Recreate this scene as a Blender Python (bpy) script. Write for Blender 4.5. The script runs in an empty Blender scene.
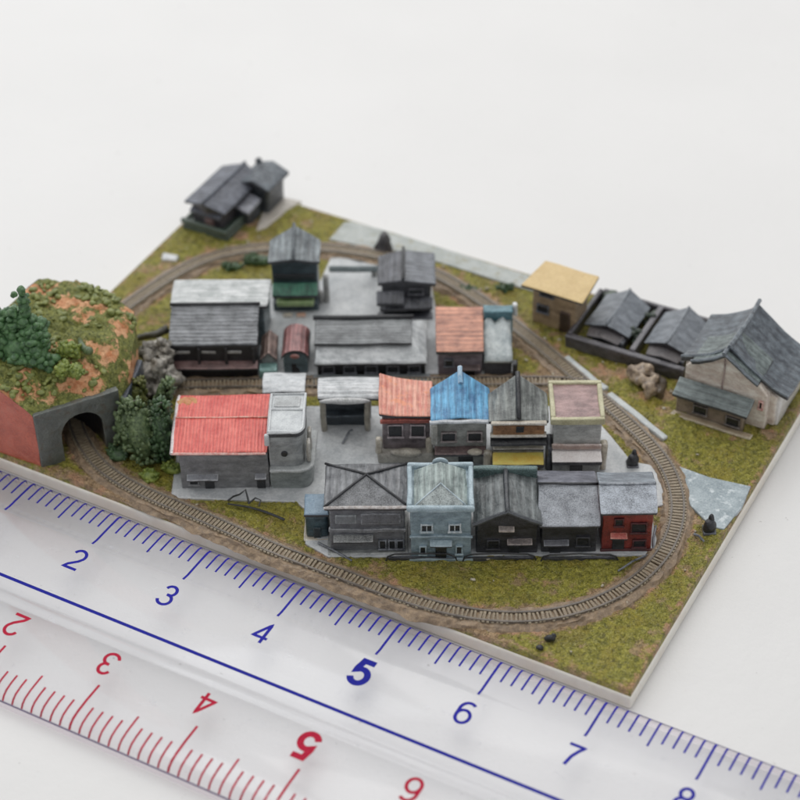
import bpy, bmesh, math, random
from mathutils import Vector, Matrix, noise
R=math.radians
random.seed(7)
C=bpy.context.scene.collection
# ---------------------------------------------------------------- camera model (1 unit = 1 cm)
CAM=Vector((11.2697941,-11.2280064,13.4518533)); FPX=2080.43573
PIT,ROLL,YAW=.866470902,-.0214707455,.508503176
MROT=Matrix.Rotation(YAW,3,'Z')@Matrix.Rotation(PIT,3,'X')@Matrix.Rotation(ROLL,3,'Z')
def at(px,py,z=0.0):
    "point of the plane at height z measured at that place of the photograph"
    d=MROT@Vector(((px-400)/FPX,-(py-400)/FPX,-1)); t=(z-CAM.z)/d.z
    return CAM+d*t
TA=R(28); U=Vector((math.cos(TA),math.sin(TA),0)); V=Vector((-math.sin(TA),math.cos(TA),0))
def town(s,t,z=0): return U*s+V*t+Vector((0,0,z))
# ---------------------------------------------------------------- materials
def lin(c):
    return tuple((x/255/12.92 if x/255<=.04045 else ((x/255+.055)/1.055)**2.4) for x in c)+(1,)
class NT:
    def __init__(s,name):
        m=bpy.data.materials.new(name); m.use_nodes=True; s.m=m; s.t=m.node_tree; s.t.nodes.clear()
        s.out=s.n('ShaderNodeOutputMaterial'); s.b=s.n('ShaderNodeBsdfPrincipled'); s.l(s.b.outputs[0],s.out.inputs[0])
    def n(s,ty,**k):
        x=s.t.nodes.new(ty)
        for a,b in k.items(): setattr(x,a,b)
        return x
    def l(s,a,b): s.t.links.new(a,b)
    def coord(s,sc=(1,1,1),rot=(0,0,0),kind='Object'):
        c=s.n('ShaderNodeTexCoord'); m=s.n('ShaderNodeMapping'); m.inputs['Scale'].default_value=sc; m.inputs['Rotation'].default_value=rot
        s.l(c.outputs[kind],m.inputs[0]); return m.outputs[0]
    def noise(s,vec,scale,detail=3,rough=.5):
        x=s.n('ShaderNodeTexNoise'); x.inputs['Scale'].default_value=scale; x.inputs['Detail'].default_value=detail; x.inputs['Roughness'].default_value=rough
        s.l(vec,x.inputs['Vector']); return x.outputs['Fac']
    def ramp(s,f,lo,hi,a=0.,b=1.):
        x=s.n('ShaderNodeMapRange'); x.clamp=True
        for i,v in zip((1,2,3,4),(lo,hi,a,b)): x.inputs[i].default_value=v
        s.l(f,x.inputs[0]); return x.outputs[0]
    def mix(s,f,a,b,mode='MIX'):
        x=s.n('ShaderNodeMix',data_type='RGBA',blend_type=mode)
        if isinstance(f,float): x.inputs[0].default_value=f
        else: s.l(f,x.inputs[0])
        for i,v in ((6,a),(7,b)):
            if isinstance(v,tuple): x.inputs[i].default_value=v
            else: s.l(v,x.inputs[i])
        return x.outputs[2]
    def math(s,op,a,b=0.):
        x=s.n('ShaderNodeMath',operation=op)
        for i,v in ((0,a),(1,b)):
            if isinstance(v,(int,float)): x.inputs[i].default_value=v
            else: s.l(v,x.inputs[i])
        return x.outputs[0]
    def bump(s,h,dist,strength=1.,prev=None):
        x=s.n('ShaderNodeBump'); x.inputs['Distance'].default_value=dist; x.inputs['Strength'].default_value=strength
        s.l(h,x.inputs['Height'])
        if prev is not None: s.l(prev,x.inputs['Normal'])
        return x.outputs[0]
    def edge(s,rad=.024):
        b=s.n('ShaderNodeBevel',samples=4); b.inputs['Radius'].default_value=rad
        g=s.n('ShaderNodeNewGeometry'); d=s.n('ShaderNodeVectorMath',operation='DOT_PRODUCT')
        s.l(b.outputs[0],d.inputs[0]); s.l(g.outputs['Normal'],d.inputs[1])
        return s.ramp(d.outputs['Value'],.99,.90)
_mc={}
def paint(c1,c2=None,kind='plain',rough=.36,edge=.85,ec=None,rib=34.,k=1.,blotch=None,spec=.5):
    """hand painted resin: two tones, brush streaks, edges lightened for wear and gloss highlights"""
    key=(c1,c2,kind,rough,edge,ec,rib,k,blotch)
    if key in _mc: return _mc[key]
    m=NT('painted_resin_%d'%len(_mc)); c2=c2 or tuple(int(x*.72) for x in c1)
    v=m.coord(); big=m.noise(v,7*k,4,.6); fine=m.noise(v,70*k,3,.7)
    f=m.ramp(m.math('ADD',m.math('MULTIPLY',big,.55),m.math('MULTIPLY',fine,.45)),.40,.61)
    col=m.mix(f,lin(c2),lin(c1)); h=fine; hd=.006
    if kind in('ribs_y','ribs_x'):
        st=(rib*1.5,3,3) if kind=='ribs_y' else (3,rib*1.1,rib*1.1)
        vs=m.coord(st); s1=m.noise(vs,1.,3,.7)
        w=m.n('ShaderNodeTexWave',wave_type='BANDS',bands_direction='X' if kind=='ribs_y' else 'Y'); w.inputs['Scale'].default_value=rib/6.3; w.inputs['Distortion'].default_value=.9
        w.inputs['Detail'].default_value=2; w.inputs['Detail Scale'].default_value=2.
        m.l(v,w.inputs['Vector'])
        light=tuple(min(255,int(x*1.25+26)) for x in c1)
        col=m.mix(m.math('MULTIPLY',m.ramp(m.math('ADD',m.math('MULTIPLY',s1,.6),m.math('MULTIPLY',big,.4)),.42,.68),.85),col,lin(light))
        dark=tuple(int(x*.62) for x in c2)
        col=m.mix(m.math('MULTIPLY',m.ramp(w.outputs['Fac'],.4,.1),.32),col,lin(dark))
        h=m.math('ADD',m.math('MULTIPLY',w.outputs['Fac'],.6),m.math('MULTIPLY',s1,.6)); hd=.011
    if kind=='speckle':
        sp=m.noise(v,85,4,.75); light=tuple(min(255,int(x*1.25+38)) for x in c1)
        col=m.mix(m.ramp(m.math('ADD',m.math('MULTIPLY',sp,.65),m.math('MULTIPLY',big,.35)),.38,.66),col,lin(light)); h=sp; hd=.012
    if kind=='brush':
        s1=m.noise(m.coord((6,14,14)),1.,5,.65); light=tuple(min(255,int(x*1.18+22)) for x in c1)
        col=m.mix(m.math('MULTIPLY',m.ramp(s1,.42,.75),.7),col,lin(light)); h=s1; hd=.008
    if blotch:
        col=m.mix(m.math('MULTIPLY',m.ramp(m.noise(v,11,3,.6),.56,.66),.8),col,lin(blotch))
    if edge>0:
        e=m.edge(); ec=ec or tuple(min(255,int(x*1.3+58)) for x in c1)
        e=m.math('MULTIPLY',m.math('MULTIPLY',e,m.ramp(m.noise(v,22,2,.7),.3,.6)),edge)
        col=m.mix(e,col,lin(ec))  # light edges: drybrush wear plus gloss highlights put into the colour
    m.l(col,m.b.inputs['Base Color']); m.b.inputs['Roughness'].default_value=rough
    m.b.inputs['Specular IOR Level'].default_value=spec; m.b.inputs['Coat Weight'].default_value=.45; m.b.inputs['Coat Roughness'].default_value=.16
    n=m.bump(big,.03); n=m.bump(h,hd,1,n); n=m.bump(m.noise(v,180,2,.6),.003,1,n); m.l(m.bump(m.noise(v,26,3,.6),.012),m.b.inputs['Coat Normal']); m.l(n,m.b.inputs['Normal'])
    _mc[key]=m.m; return m.m
# ---------------------------------------------------------------- objects
def setp(o,label=None,cat=None,group=None,kind=None):
    if label: o['label']=label
    if cat: o['category']=cat
    if group: o['group']=group
    if kind: o['kind']=kind
    return o
def thing(name,label,cat,loc,rz=0,group=None):
    o=bpy.data.objects.new(name,None); C.objects.link(o); o.empty_display_size=.1
    o.location=loc; o.rotation_euler=(0,0,rz); return setp(o,label,cat,group)
ROOFS=('roof','front_roof','rear_roof','upper_roof','lower_roof','main_roof','gable_roof','porch_roof','awning')
class MB:
    "collects shapes of ONE mesh"
    def __init__(s): s.bm=bmesh.new()
    def box(s,x0,x1,y0,y1,z0,z1,top=None):
        vs=[s.bm.verts.new(p) for p in((x0,y0,z0),(x1,y0,z0),(x1,y1,z0),(x0,y1,z0))]
        if top: ix,iy=top; q=((x0+ix,y0+iy,z1),(x1-ix,y0+iy,z1),(x1-ix,y1-iy,z1),(x0+ix,y1-iy,z1))
        else: q=((x0,y0,z1),(x1,y0,z1),(x1,y1,z1),(x0,y1,z1))
        vt=[s.bm.verts.new(p) for p in q]
        s.bm.faces.new(vs[::-1]); s.bm.faces.new(vt)
        for i in range(4): s.bm.faces.new((vs[i],vs[(i+1)%4],vt[(i+1)%4],vt[i]))
        return s
    def solid(s,top,faces,bottom):
        "closed solid: top surface, and either a thickness below it (number) or a flat floor ('z',value)"
        a=[s.bm.verts.new(p) for p in top]
        b=[s.bm.verts.new((p[0],p[1],bottom[1] if isinstance(bottom,tuple) else p[2]-bottom)) for p in top]
        cnt={}
        for f in faces:
            s.bm.faces.new([a[i] for i in f]); s.bm.faces.new([b[i] for i in f][::-1])
            for i in range(len(f)):
                e=(f[i],f[(i+1)%len(f)]); cnt[e]=1
        for (i,j) in list(cnt):
            if (j,i) not in cnt: s.bm.faces.new((a[j],a[i],b[i],b[j]))
        return s
    def prism(s,poly,z0,z1,tr=None):
        "polygon in xy extruded in z"
        lo=[s.bm.verts.new((x,y,z0)) for x,y in poly]; hi=[s.bm.verts.new((x,y,z1)) for x,y in poly]
        s.bm.faces.new(lo[::-1]); s.bm.faces.new(hi)
        n=len(poly)
        for i in range(n): s.bm.faces.new((lo[i],lo[(i+1)%n],hi[(i+1)%n],hi[i]))
        return s
    def tube(s,pts,r,seg=7,r2=None):
        pts=[Vector(p) for p in pts]; rings=[]; n=len(pts)
        for i,p in enumerate(pts):
            d=(pts[min(i+1,n-1)]-pts[max(i-1,0)]).normalized(); a=d.orthogonal().normalized() if i==0 else (a-d*a.dot(d)).normalized()
            b=d.cross(a); rr=r if r2 is None else r+(r2-r)*i/(n-1)
            rings.append([s.bm.verts.new(p+(a*math.cos(k*2*math.pi/seg)+b*math.sin(k*2*math.pi/seg))*rr) for k in range(seg)])
        for i in range(n-1):
            for k in range(seg): s.bm.faces.new((rings[i][k],rings[i][(k+1)%seg],rings[i+1][(k+1)%seg],rings[i+1][k]))
        s.bm.faces.new(rings[0][::-1]); s.bm.faces.new(rings[-1]); return s
    def ball(s,c,r,sub=2,sc=(1,1,1),rot=None):
        M=Matrix.Translation(c)@(rot or Matrix.Identity(4))@Matrix.Diagonal((sc[0]*r,sc[1]*r,sc[2]*r,1))
        bmesh.ops.create_icosphere(s.bm,subdivisions=sub,radius=1,matrix=M); return s
    def lumps(s,amp,sc):
        s.bm.normal_update()
        for v in s.bm.verts: v.co+=v.normal*amp*noise.noise(v.co*sc)
        return s
    def build(s,name,mat,parent=None,bev=.008,wob=.005,smooth=None,seg=3,kind=None,label=None):
        bm=s.bm; bev*=1.9; wob*=1.7; bmesh.ops.recalc_face_normals(bm,faces=bm.faces)
        if bev:
            es=[e for e in bm.edges if len(e.link_faces)==2 and e.calc_face_angle(0)>.35 and e.calc_length()>bev*1.2]
            bmesh.ops.bevel(bm,geom=es,offset=bev,segments=seg,affect='EDGES',profile=.6,clamp_overlap=True)
        if wob:
            for _ in range(2):
                le=[e for e in bm.edges if e.calc_length()>.13]
                if le: bmesh.ops.subdivide_edges(bm,edges=le,cuts=1,use_grid_fill=True)
            off=Vector((random.random()*50,random.random()*50,0))
            for v in bm.verts: v.co+=noise.noise_vector(v.co*6+off)*wob
        me=bpy.data.meshes.new(name); bm.to_mesh(me); bm.free()
        if smooth or (smooth is None and bev):
            for p in me.polygons: p.use_smooth=True
            if smooth is None: me.set_sharp_from_angle(angle=R(38))
        for m_ in (mat if isinstance(mat,list) else [mat]): me.materials.append(m_)
        if name in ROOFS and bev:
            me.materials.append(m_edge); ix=len(me.materials)-1
            for p in me.polygons:
                if abs(p.normal.z)<.3: p.material_index=ix
        o=bpy.data.objects.new(name,me); C.objects.link(o)
        if parent: o.parent=parent
        return setp(o,label,None,None,kind)
# ================================================================ palette
DK=(62,66,72); 
m_edge=paint((74,74,78),(44,44,48),edge=.0)
m_black=paint((34,36,40),(20,22,26),edge=.25)
m_pane=paint((26,30,36),(14,17,22),rough=.25,edge=0.,spec=.6)
m_grey=paint((138,140,138),(104,106,106),kind='brush')
m_darkwall=paint((66,68,74),(48,50,56),kind='brush')
m_beige=paint((208,200,182),(160,150,134))
m_white=paint((214,216,214),(176,180,182),kind='brush')
m_pave=paint((204,206,206),(168,172,174),kind='plain',edge=.2,k=.6,rough=.45)
m_lattice=paint((84,88,94),(50,54,60))
# ================================================================ building helpers
def place(name,label,px0,px1,py,cat='house',group=None,z=.012):
    a=at(px0,py,z); b=at(px1,py,z); w=(b-a).dot(U)
    return thing(name,label,cat,(a.x,a.y,0),TA,group),w
def inset(top,ix,iy,dz):
    xs=[p[0] for p in top]; ys=[p[1] for p in top]; cx=(min(xs)+max(xs))/2; cy=(min(ys)+max(ys))/2
    hx=(max(xs)-min(xs))/2; hy=(max(ys)-min(ys))/2
    return [((p[0]-cx)*(hx-ix)/hx+cx,(p[1]-cy)*(hy-iy)/hy+cy,p[2]-dz) for p in top]
def window(root,x,z,w=.1,h=.1,y=0,frame=None,name='window',pane=None,bars=False):
    f=MB(); t=.014; d=.022
    f.box(x-w/2,x+w/2,y-d,y+.01,z+h/2-t,z+h/2); f.box(x-w/2-.006,x+w/2+.006,y-d-.006,y+.01,z-h/2-.006,z-h/2+t-.002)
    f.box(x-w/2,x-w/2+t,y-d,y+.01,z-h/2+t,z+h/2-t); f.box(x+w/2-t,x+w/2,y-d,y+.01,z-h/2+t,z+h/2-t)
    if bars: f.box(x-.004,x+.004,y-d+.002,y+.008,z-h/2+t,z+h/2-t)
    fo=f.build('window' if name=='window' else name,frame or m_lattice,root,bev=.003,wob=.002)
    MB().box(x-w/2+.008,x+w/2-.008,y-.011,y+.02,z-h/2+.008,z+h/2-.008).build('pane',pane or m_pane,fo,bev=0,wob=0)
    return fo
def awning(root,x0,x1,z,mat,out=.06,y=0,th=.02,drop=.03,name='awning',label=None):
    t=[(x0,y-out,z-drop),(x1,y-out,z-drop),(x1,y+.01,z),(x0,y+.01,z)]
    return MB().solid(t,[(0,1,2,3)],th).build(name,mat,root,bev=.006,wob=.004,label=label)
def door(root,x,w,h,mat=None,y=0):
    d=MB().box(x-w/2,x+w/2,y-.014,y+.02,.0,h).build('door',mat or m_pane,root,bev=.004,wob=.002); return d
def sheet_roof(W,D,z,ov,ob,oz,shape,h,h2=None,yr=None,over_b=None):
    "top surface of a roof over a WxD body; returns verts, faces"
    x0,x1,y0,y1=-ov,W+ov,-ob,D+(ob if over_b is None else over_b); xm=(x0+x1)/2; h2=h if h2 is None else h2
    if shape=='gable_fb':      # ridge runs front to back
        return [(x0,y0,z),(xm,y0,z+h),(x1,y0,z),(x1,y1,z),(xm,y1,z+h2),(x0,y1,z)],[(0,1,4,5),(1,2,3,4)]
    if shape=='gable_lr':      # ridge parallel to the front
        return [(x0,y0,z),(x1,y0,z),(x1,yr,z+h),(x1,y1,z),(x0,y1,z),(x0,yr,z+h)],[(0,1,2,5),(5,2,3,4)]
    if shape=='pyramid':
        return [(x0,y0,z),(x1,y0,z),(x1,y1,z),(x0,y1,z),(xm,(y0+y1)/2,z+h)],[(0,1,4),(1,2,4),(2,3,4),(3,0,4)]
    if shape=='flat':
        return [(x0,y0,z),(x1,y0,z),(x1,y1,z+h),(x0,y1,z+h)],[(0,1,2,3)]
def shell(root,W,D,z,shape,h,wall,roof,ov=.04,ob=.04,th=.035,h2=None,yr=None,bevw=.01,over_b=None,base=0,rbev=.009):
    top,fc=sheet_roof(W,D,z,ov,ob,0,shape,h,h2,yr,over_b)
    r=MB().solid(top,fc,th).build('roof',roof,root,bev=rbev,wob=.006)
    body=inset(top,ov,ob,th-.004)
    w=MB().solid(body,fc,('z',base)).build('wall',wall,root,bev=bevw,wob=.005)
    return r,w
def ridge(roofobj,pts,mat,r=.014,name='ridge_cap'):
    return MB().tube(pts,r,6).build(name,mat,roofobj,bev=0,wob=.004,smooth=True)
# ================================================================ FRONT ROW
def front_row():
    m_r1=paint((104,106,108),(74,76,80),'ribs_y',rib=26.,edge=.6); m_r1s=paint((112,114,116),(78,80,82),'speckle')
    # 1 hip roofed grey house
    t,W=place('town_house','grey house whose wide hipped roof has crossing dark ridges, left end of front row',331,405,551)
    m_w=paint((98,100,104),(70,72,77),'brush'); D=.5; z=.60
    top,fc=sheet_roof(W,D,z,.045,.045,0,'pyramid',.13)
    r=MB().solid(top,fc,.05).build('roof',[m_r1,m_r1s],t,bev=.009,wob=.005)
    for p in r.data.polygons:
        if p.normal.z>.3 and p.normal.y<-.2: p.material_index=1
    MB().solid(inset(top,.045,.045,.046),fc,('z',0)).build('wall',m_w,t)
    ap=top[4]
    for c in top[:4]:
        ridge(r,[c,((c[0]+ap[0])/2,(c[1]+ap[1])/2,(c[2]+ap[2])/2+.008),(ap[0],ap[1],ap[2]+.008)],m_black,.012)
    MB().tube([(top[0][0],top[0][1],z),(top[1][0],top[1][1],z)],.014,6).build('eave_trim',paint((190,178,170),(150,140,134)),r,bev=0,wob=.004)
    MB().box(-.012,W+.012,-.018,.02,.26,.30).build('band',paint((120,122,124),(84,86,90)),t,bev=.006)
    awning(t,.03,W*.58,.22,paint((124,126,124),(88,90,90),'speckle'),.07)
    for x in (W*.70,W*.83,W*.94): window(t,x,.1,.075,.12,frame=m_lattice)
    MB().box(.05,W*.36,-.012,.01,.36,.47).build('wall_panel',paint((126,130,132),(98,102,106)),t,bev=.006)
    MB().box(W*.42,W*.95,-.010,.01,.35,.48).build('wall_panel',paint((112,114,118),(88,90,95)),t,bev=.006)
    MB().box(-.03,W+.03,-.05,D+.02,-.01,.022).build('plinth',m_grey,t,bev=.006)
    # 2 pale blue house with parapet
    t,W=place('town_house','pale blue two storey house with white rimmed parapet and round knob, front row',411,471,558)
    blue=paint((132,150,158),(98,116,126),'brush',edge=.6,ec=(205,222,228)); rim=paint((186,204,212),(140,160,168),edge=.7,ec=(230,240,245))
    D=.56; z=.62
    MB().box(0,W,0,D,0,z).build('wall',blue,t)
    pr=MB(); e=.028
    pr.box(-e,W+e,-e,.02,z-.02,z+.045); pr.box(-e,W+e,D-.02,D+e,z-.02,z+.05); pr.box(-e,.02,.02,D-.02,z-.02,z+.045); pr.box(W-.02,W+e,.02,D-.02,z-.02,z+.045)
    par=pr.build('parapet',rim,t,bev=.012,wob=.006)
    MB().ball((W/2,D+.004,z+.06),.075,3,(1,.3,.75)).build('finial',rim,par,bev=0,wob=.003,smooth=True)
    rt=[(.03,.03,z+.0),(W/2,.24,z+.1),(W-.03,.03,z+.0),(W-.03,D-.03,z+.0),(W/2,D-.03,z+.1),(.03,D-.03,z+.0)]
    r=MB().solid(rt,[(0,2,1),(0,1,4,5),(1,2,3,4)],.04).build('roof',[paint((134,146,142),(96,108,106),'ribs_y',rib=30.),paint((150,158,156),(100,108,108),'speckle')],t,bev=.005,wob=.004)
    for p in r.data.polygons:
        if p.normal.y<-.15 and abs(p.normal.x)<.2: p.material_index=1
    ridge(r,[rt[0],rt[1],rt[2]],rim,.008); 
    for x in (W*.27,W*.73): window(t,x,.4,.115,.1,frame=paint((154,174,182),(120,140,148)),bars=True)
    for x in (W*.2,W*.8): window(t,x,.12,.07,.11,frame=blue)
    door(t,W*.5,.1,.16)
    awning(t,W*.32,W*.68,.24,rim,.055)
    MB().box(-.012,W+.012,-.02,.01,.275,.30).build('band',blue,t,bev=.006); MB().box(-.02,W+.02,-.03,.02,-.01,.03).build('plinth',blue,t,bev=.006)
    # 3 black house gable ridge to the front
    t,W=place('town_house','black house right of the pale blue one, roof ridge running towards the viewer',476,537,553)
    m_bw=paint((40,41,46),(26,27,31),'brush',edge=.3); m_r=paint((92,97,97),(62,67,68),'ribs_y',rib=24.,edge=.55); D=.56
    r,w=shell(t,W,D,.43,'gable_fb',.15,m_bw,m_r,.03,.05,.04,h2=.08,over_b=.0)
    ridge(r,[(W/2,-.06,.585),(W/2,.25,.57),(W/2,D,.53)],paint((66,70,74),(40,43,47),edge=.3),.026)
    MB().tube([(-.03,-.055,.425),(W/2,-.055,.58),(W+.03,-.055,.425)],.02,6).build('verge',paint((74,78,82),(46,49,53),edge=.3),r,bev=0)
    m_t=paint((74,96,94),(40,56,56),'speckle')
    MB().box(-.02,W+.02,D-.01,D+.05,.3,.55).build('rear_parapet',m_t,t,bev=.012,wob=.008)
    m_sg=paint((150,140,132),(110,100,96)); 
    awning(t,W*.36,W*.62,.36,m_sg,.045,name='sign'); awning(t,W*.5,W*.92,.2,paint((138,128,122),(92,84,82)),.06)
    window(t,W*.28,.13,.12,.12,frame=m_bw); door(t,W*.62,.1,.15)
    # 4 black house ridge parallel
    t,W=place('town_house','low black house with speckled grey roof, next to the red house',541,596,552)
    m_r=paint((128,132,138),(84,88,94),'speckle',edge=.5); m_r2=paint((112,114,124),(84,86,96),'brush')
    top,fc=sheet_roof(W,.66,.38,.025,.04,0,'gable_lr',.14,yr=.36)
    r=MB().solid(top,fc,.035).build('roof',[m_r,m_r2],t,bev=.009,wob=.006)
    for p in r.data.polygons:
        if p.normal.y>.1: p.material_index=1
    MB().solid(inset(top,.025,.04,.03),fc,('z',0)).build('wall',m_bw,t)
    ridge(r,[(-.03,.36,.53),(W+.03,.36,.53)],m_black,.012)
    awning(t,.02,W*.5,.17,paint((96,98,104),(70,72,78)),.05); window(t,W*.75,.15,.13,.12,frame=m_bw); door(t,W*.25,.1,.13)
    # 5 red house
    t,W=place('town_house','red walled house with speckled silver grey roof, right end of front row',601,651,550)
    red=paint((150,58,48),(104,42,36),'plain',edge=.25,ec=(186,84,72),blotch=(84,40,34)); 
    top,fc=sheet_roof(W,.46,.52,.03,.045,0,'gable_lr',.1,yr=.23)
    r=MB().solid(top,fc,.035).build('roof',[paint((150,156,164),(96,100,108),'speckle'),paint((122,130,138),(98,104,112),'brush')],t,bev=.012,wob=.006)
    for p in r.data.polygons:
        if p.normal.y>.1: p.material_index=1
    MB().solid(inset(top,.03,.045,.03),fc,('z',0)).build('wall',red,t)
    ridge(r,[(-.03,.23,.625),(W+.03,.23,.625)],paint((120,126,132),(60,62,68)),.012)
    dr=paint((84,26,28),(48,18,20),edge=.1)
    window(t,W*.32,.37,.09,.1,frame=dr); window(t,W*.72,.3,.15,.13,frame=dr); door(t,W*.33,.11,.17)
    awning(t,W*.16,W*.5,.23,paint((206,118,100),(170,70,62)),.05)
    window(t,W*.75,.1,.13,.1,frame=dr)
    MB().box(-.01,W+.01,-.02,.01,-.01,.035).build('plinth',dr,t,bev=.006)
    # shed
    t,W=place('garden_shed','small dark teal shed with a flat pale blue roof beside the front row',306,329,537,'shed')
    MB().box(0,W,0,.27,0,.27).build('wall',paint((50,74,82),(34,52,60),'brush'),t,bev=.02)
    top,fc=sheet_roof(W,.27,.31,.008,.01,0,'flat',.0)
    MB().solid(top,fc,.045).build('roof',paint((142,164,182),(110,134,152),edge=.3,ec=(60,90,100)),t,bev=.02)
    door(t,W*.5,.07,.14,paint((28,44,50),(20,32,38)))
    MB().box(-.02,W+.03,-.05,.28,-.01,.014).build('plinth',m_beige,t,bev=.006)
front_row()
# ================================================================ RED ROOF HALL
def red_hall():
    t,W=place('market_hall','long grey hall under a bright red roof, left side of the town',182,270,488,'hall')
    g=paint((120,121,122),(98,99,102),'brush',edge=.3); D=.76; ov=.055
    top,fc=sheet_roof(W,D,.50,ov,.045,0,'gable_lr',.05,yr=.4); top=[(min(x,W),y,z) for x,y,z in top]
    red=paint((228,92,80),(210,70,62),'ribs_y',rib=60.,edge=.85,ec=(244,200,190)); 
    m=red.node_tree
    r=MB().solid(top,fc,.045).build('roof',red,t,bev=.011,wob=.006)
    ridge(r,[(-ov,.4,.553),(W-.01,.4,.553)],paint((242,140,124),(220,90,80)),.007)
    MB().tube([(-ov,-.04,.485),(-ov,.4,.535),(-ov,D+.04,.485)],.018,6).build('verge',paint((222,208,206),(150,140,140)),r,bev=0)
    MB().tube([(-ov,-.042,.483),(W-.01,-.042,.483)],.014,6).build('eave_trim',paint((234,150,140),(200,110,104)),r,bev=0)
    # moss patch on the tiles
    MB().ball((.04,.67,.508),.1,4,(1.,.8,.16)).lumps(.02,24).build('moss',paint((190,142,72),(196,96,60)),r,bev=0,wob=.004,smooth=True)
    MB().box(0,W,0,D,0,.47).build('wall',g,t)
    lt=paint((150,153,158),(118,121,126)); awning(t,.06,.36,.19,lt,.06); awning(t,W*.84,W*.97,.2,lt,.06)
    door(t,.27,.09,.15); door(t,W*.905,.08,.14); window(t,.12,.1,.1,.08,frame=g)
    # tower
    t,W=place('corner_block','pale grey block with flat white rimmed roof and round window, beside the red roof',271,306,487,'building')
    g2=paint((150,153,153),(122,125,126),'brush'); wh=paint((214,218,218),(180,184,186),edge=.5,ec=(245,246,246))
    def rr(x0,x1,y0,y1,r):
        p=[(x0,y0)]
        for k in range(7): a=-math.pi/2+k*math.pi/12; p.append((x1-r+r*math.cos(a),y0+r+r*math.sin(a)))
        return p+[(x1,y1),(x0,y1)]
    D=.55
    MB().prism(rr(.005,W,0,D,.09),.24,.66).build('wall',g2,t,bev=.008)
    MB().prism(rr(.005,W+.07,-.02,D,.12),0,.25).build('base_storey',paint((132,138,136),(104,110,110),'brush'),t,bev=.008)
    roof=MB().prism(rr(.0,W+.015,-.02,D+.01,.1),.655,.70).build('roof',wh,t,bev=.014)
    pr=MB(); P=rr(.015,W+.0,-.005,D-.0,.09); 
    pr.tube([(x,y,.705) for x,y in P+[P[0]]],.016,6); pr.tube([(.015,.33,.705),(W,.33,.705)],.014,6)
    pr.build('rim',wh,roof,bev=0)
    MB().box(.05,W-.04,.36,D-.04,.69,.712).build('hatch',paint((190,194,194),(150,152,152)),roof,bev=.008)
    P=rr(.0,W+.10,-.06,D-.02,.16); MB().prism(P,.235,.275).build('canopy',paint((184,188,186),(150,154,154)),t,bev=.014)
    k=MB(); 
    bm=k.bm; bmesh.ops.create_cone(bm,cap_ends=True,segments=16,radius1=.032,radius2=.032,depth=.03,matrix=Matrix.Translation((W*.45,-.003,.44))@Matrix.Rotation(R(90),4,'X'))
    k.build('round_window',m_pane,t,bev=.003,wob=0)
    MB().box(-.03,.02,-.04,.0,.56,.70).build('pipe',wh,t,bev=.012)
    for y in (.05,.22): MB().box(W+.02,W+.06,y,y+.09,.28,.52).build('fin',paint((196,190,176),(150,146,136)),t,bev=.015)
red_hall()
def shelters():
    t,W=place('platform_shelter','short white curved platform roof just behind the corner block',266,305,420,'shelter')
    rf=paint((206,210,212),(168,172,174),'brush',edge=.5)
    def curved(W,D,z,parent,over=0):
        top=[];fc=[];n=8
        for i in range(n+1):
            y=D*i/n; zz=z+.04*math.sin(math.pi*i/n)-.01
            top+=[(-.02,y,zz),(W+.02,y,zz)]
        for i in range(n): a=i*2; fc.append((a,a+1,a+3,a+2))
        return MB().solid(top,fc,.035).build('roof',rf,parent,bev=.008)
    curved(W,.3,.38,t); MB().box(.02,W-.02,.05,.26,0,.36).build('wall',m_darkwall,t)
    t,W=place('station_gate','open gate shelter with whitish curved roof on two beige pillars',321,371,432,'shelter')
    rf=paint((200,204,206),(156,160,162),'ribs_x',edge=.5,rib=40.)
    curved(W+.08,.33,.45,t)
    MB().ball((W/2,-.01,.415),.1,3,(W*5.1,.3,.35)).build('fascia',paint((196,198,196),(140,142,140),'speckle'),t,bev=0,wob=.004,smooth=True)
    be=paint((186,180,164),(140,134,120))
    for x in(.0,W-.06): MB().box(x,x+.06,0,.07,0,.4).build('pillar',be,t,bev=.015)
    MB().box(.0,W,.2,.26,.0,.36).build('rear_wall',paint((84,92,98),(54,60,66),'brush'),t)
    MB().box(.03,W-.03,.10,.19,0,.13).build('counter',paint((70,80,88),(44,52,58)),t)
    p=at(349,438)
    t=thing('plaza_stick','dark twig like lever lying on the grey plaza below the gate shelter','rod',(p.x,p.y,.02),TA)
    MB().tube([(-.06,-.1,.0),(0,0,.06),(.03,.04,.05)],.012,6).build('rod',m_lattice,t,bev=0)
shelters()
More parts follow.
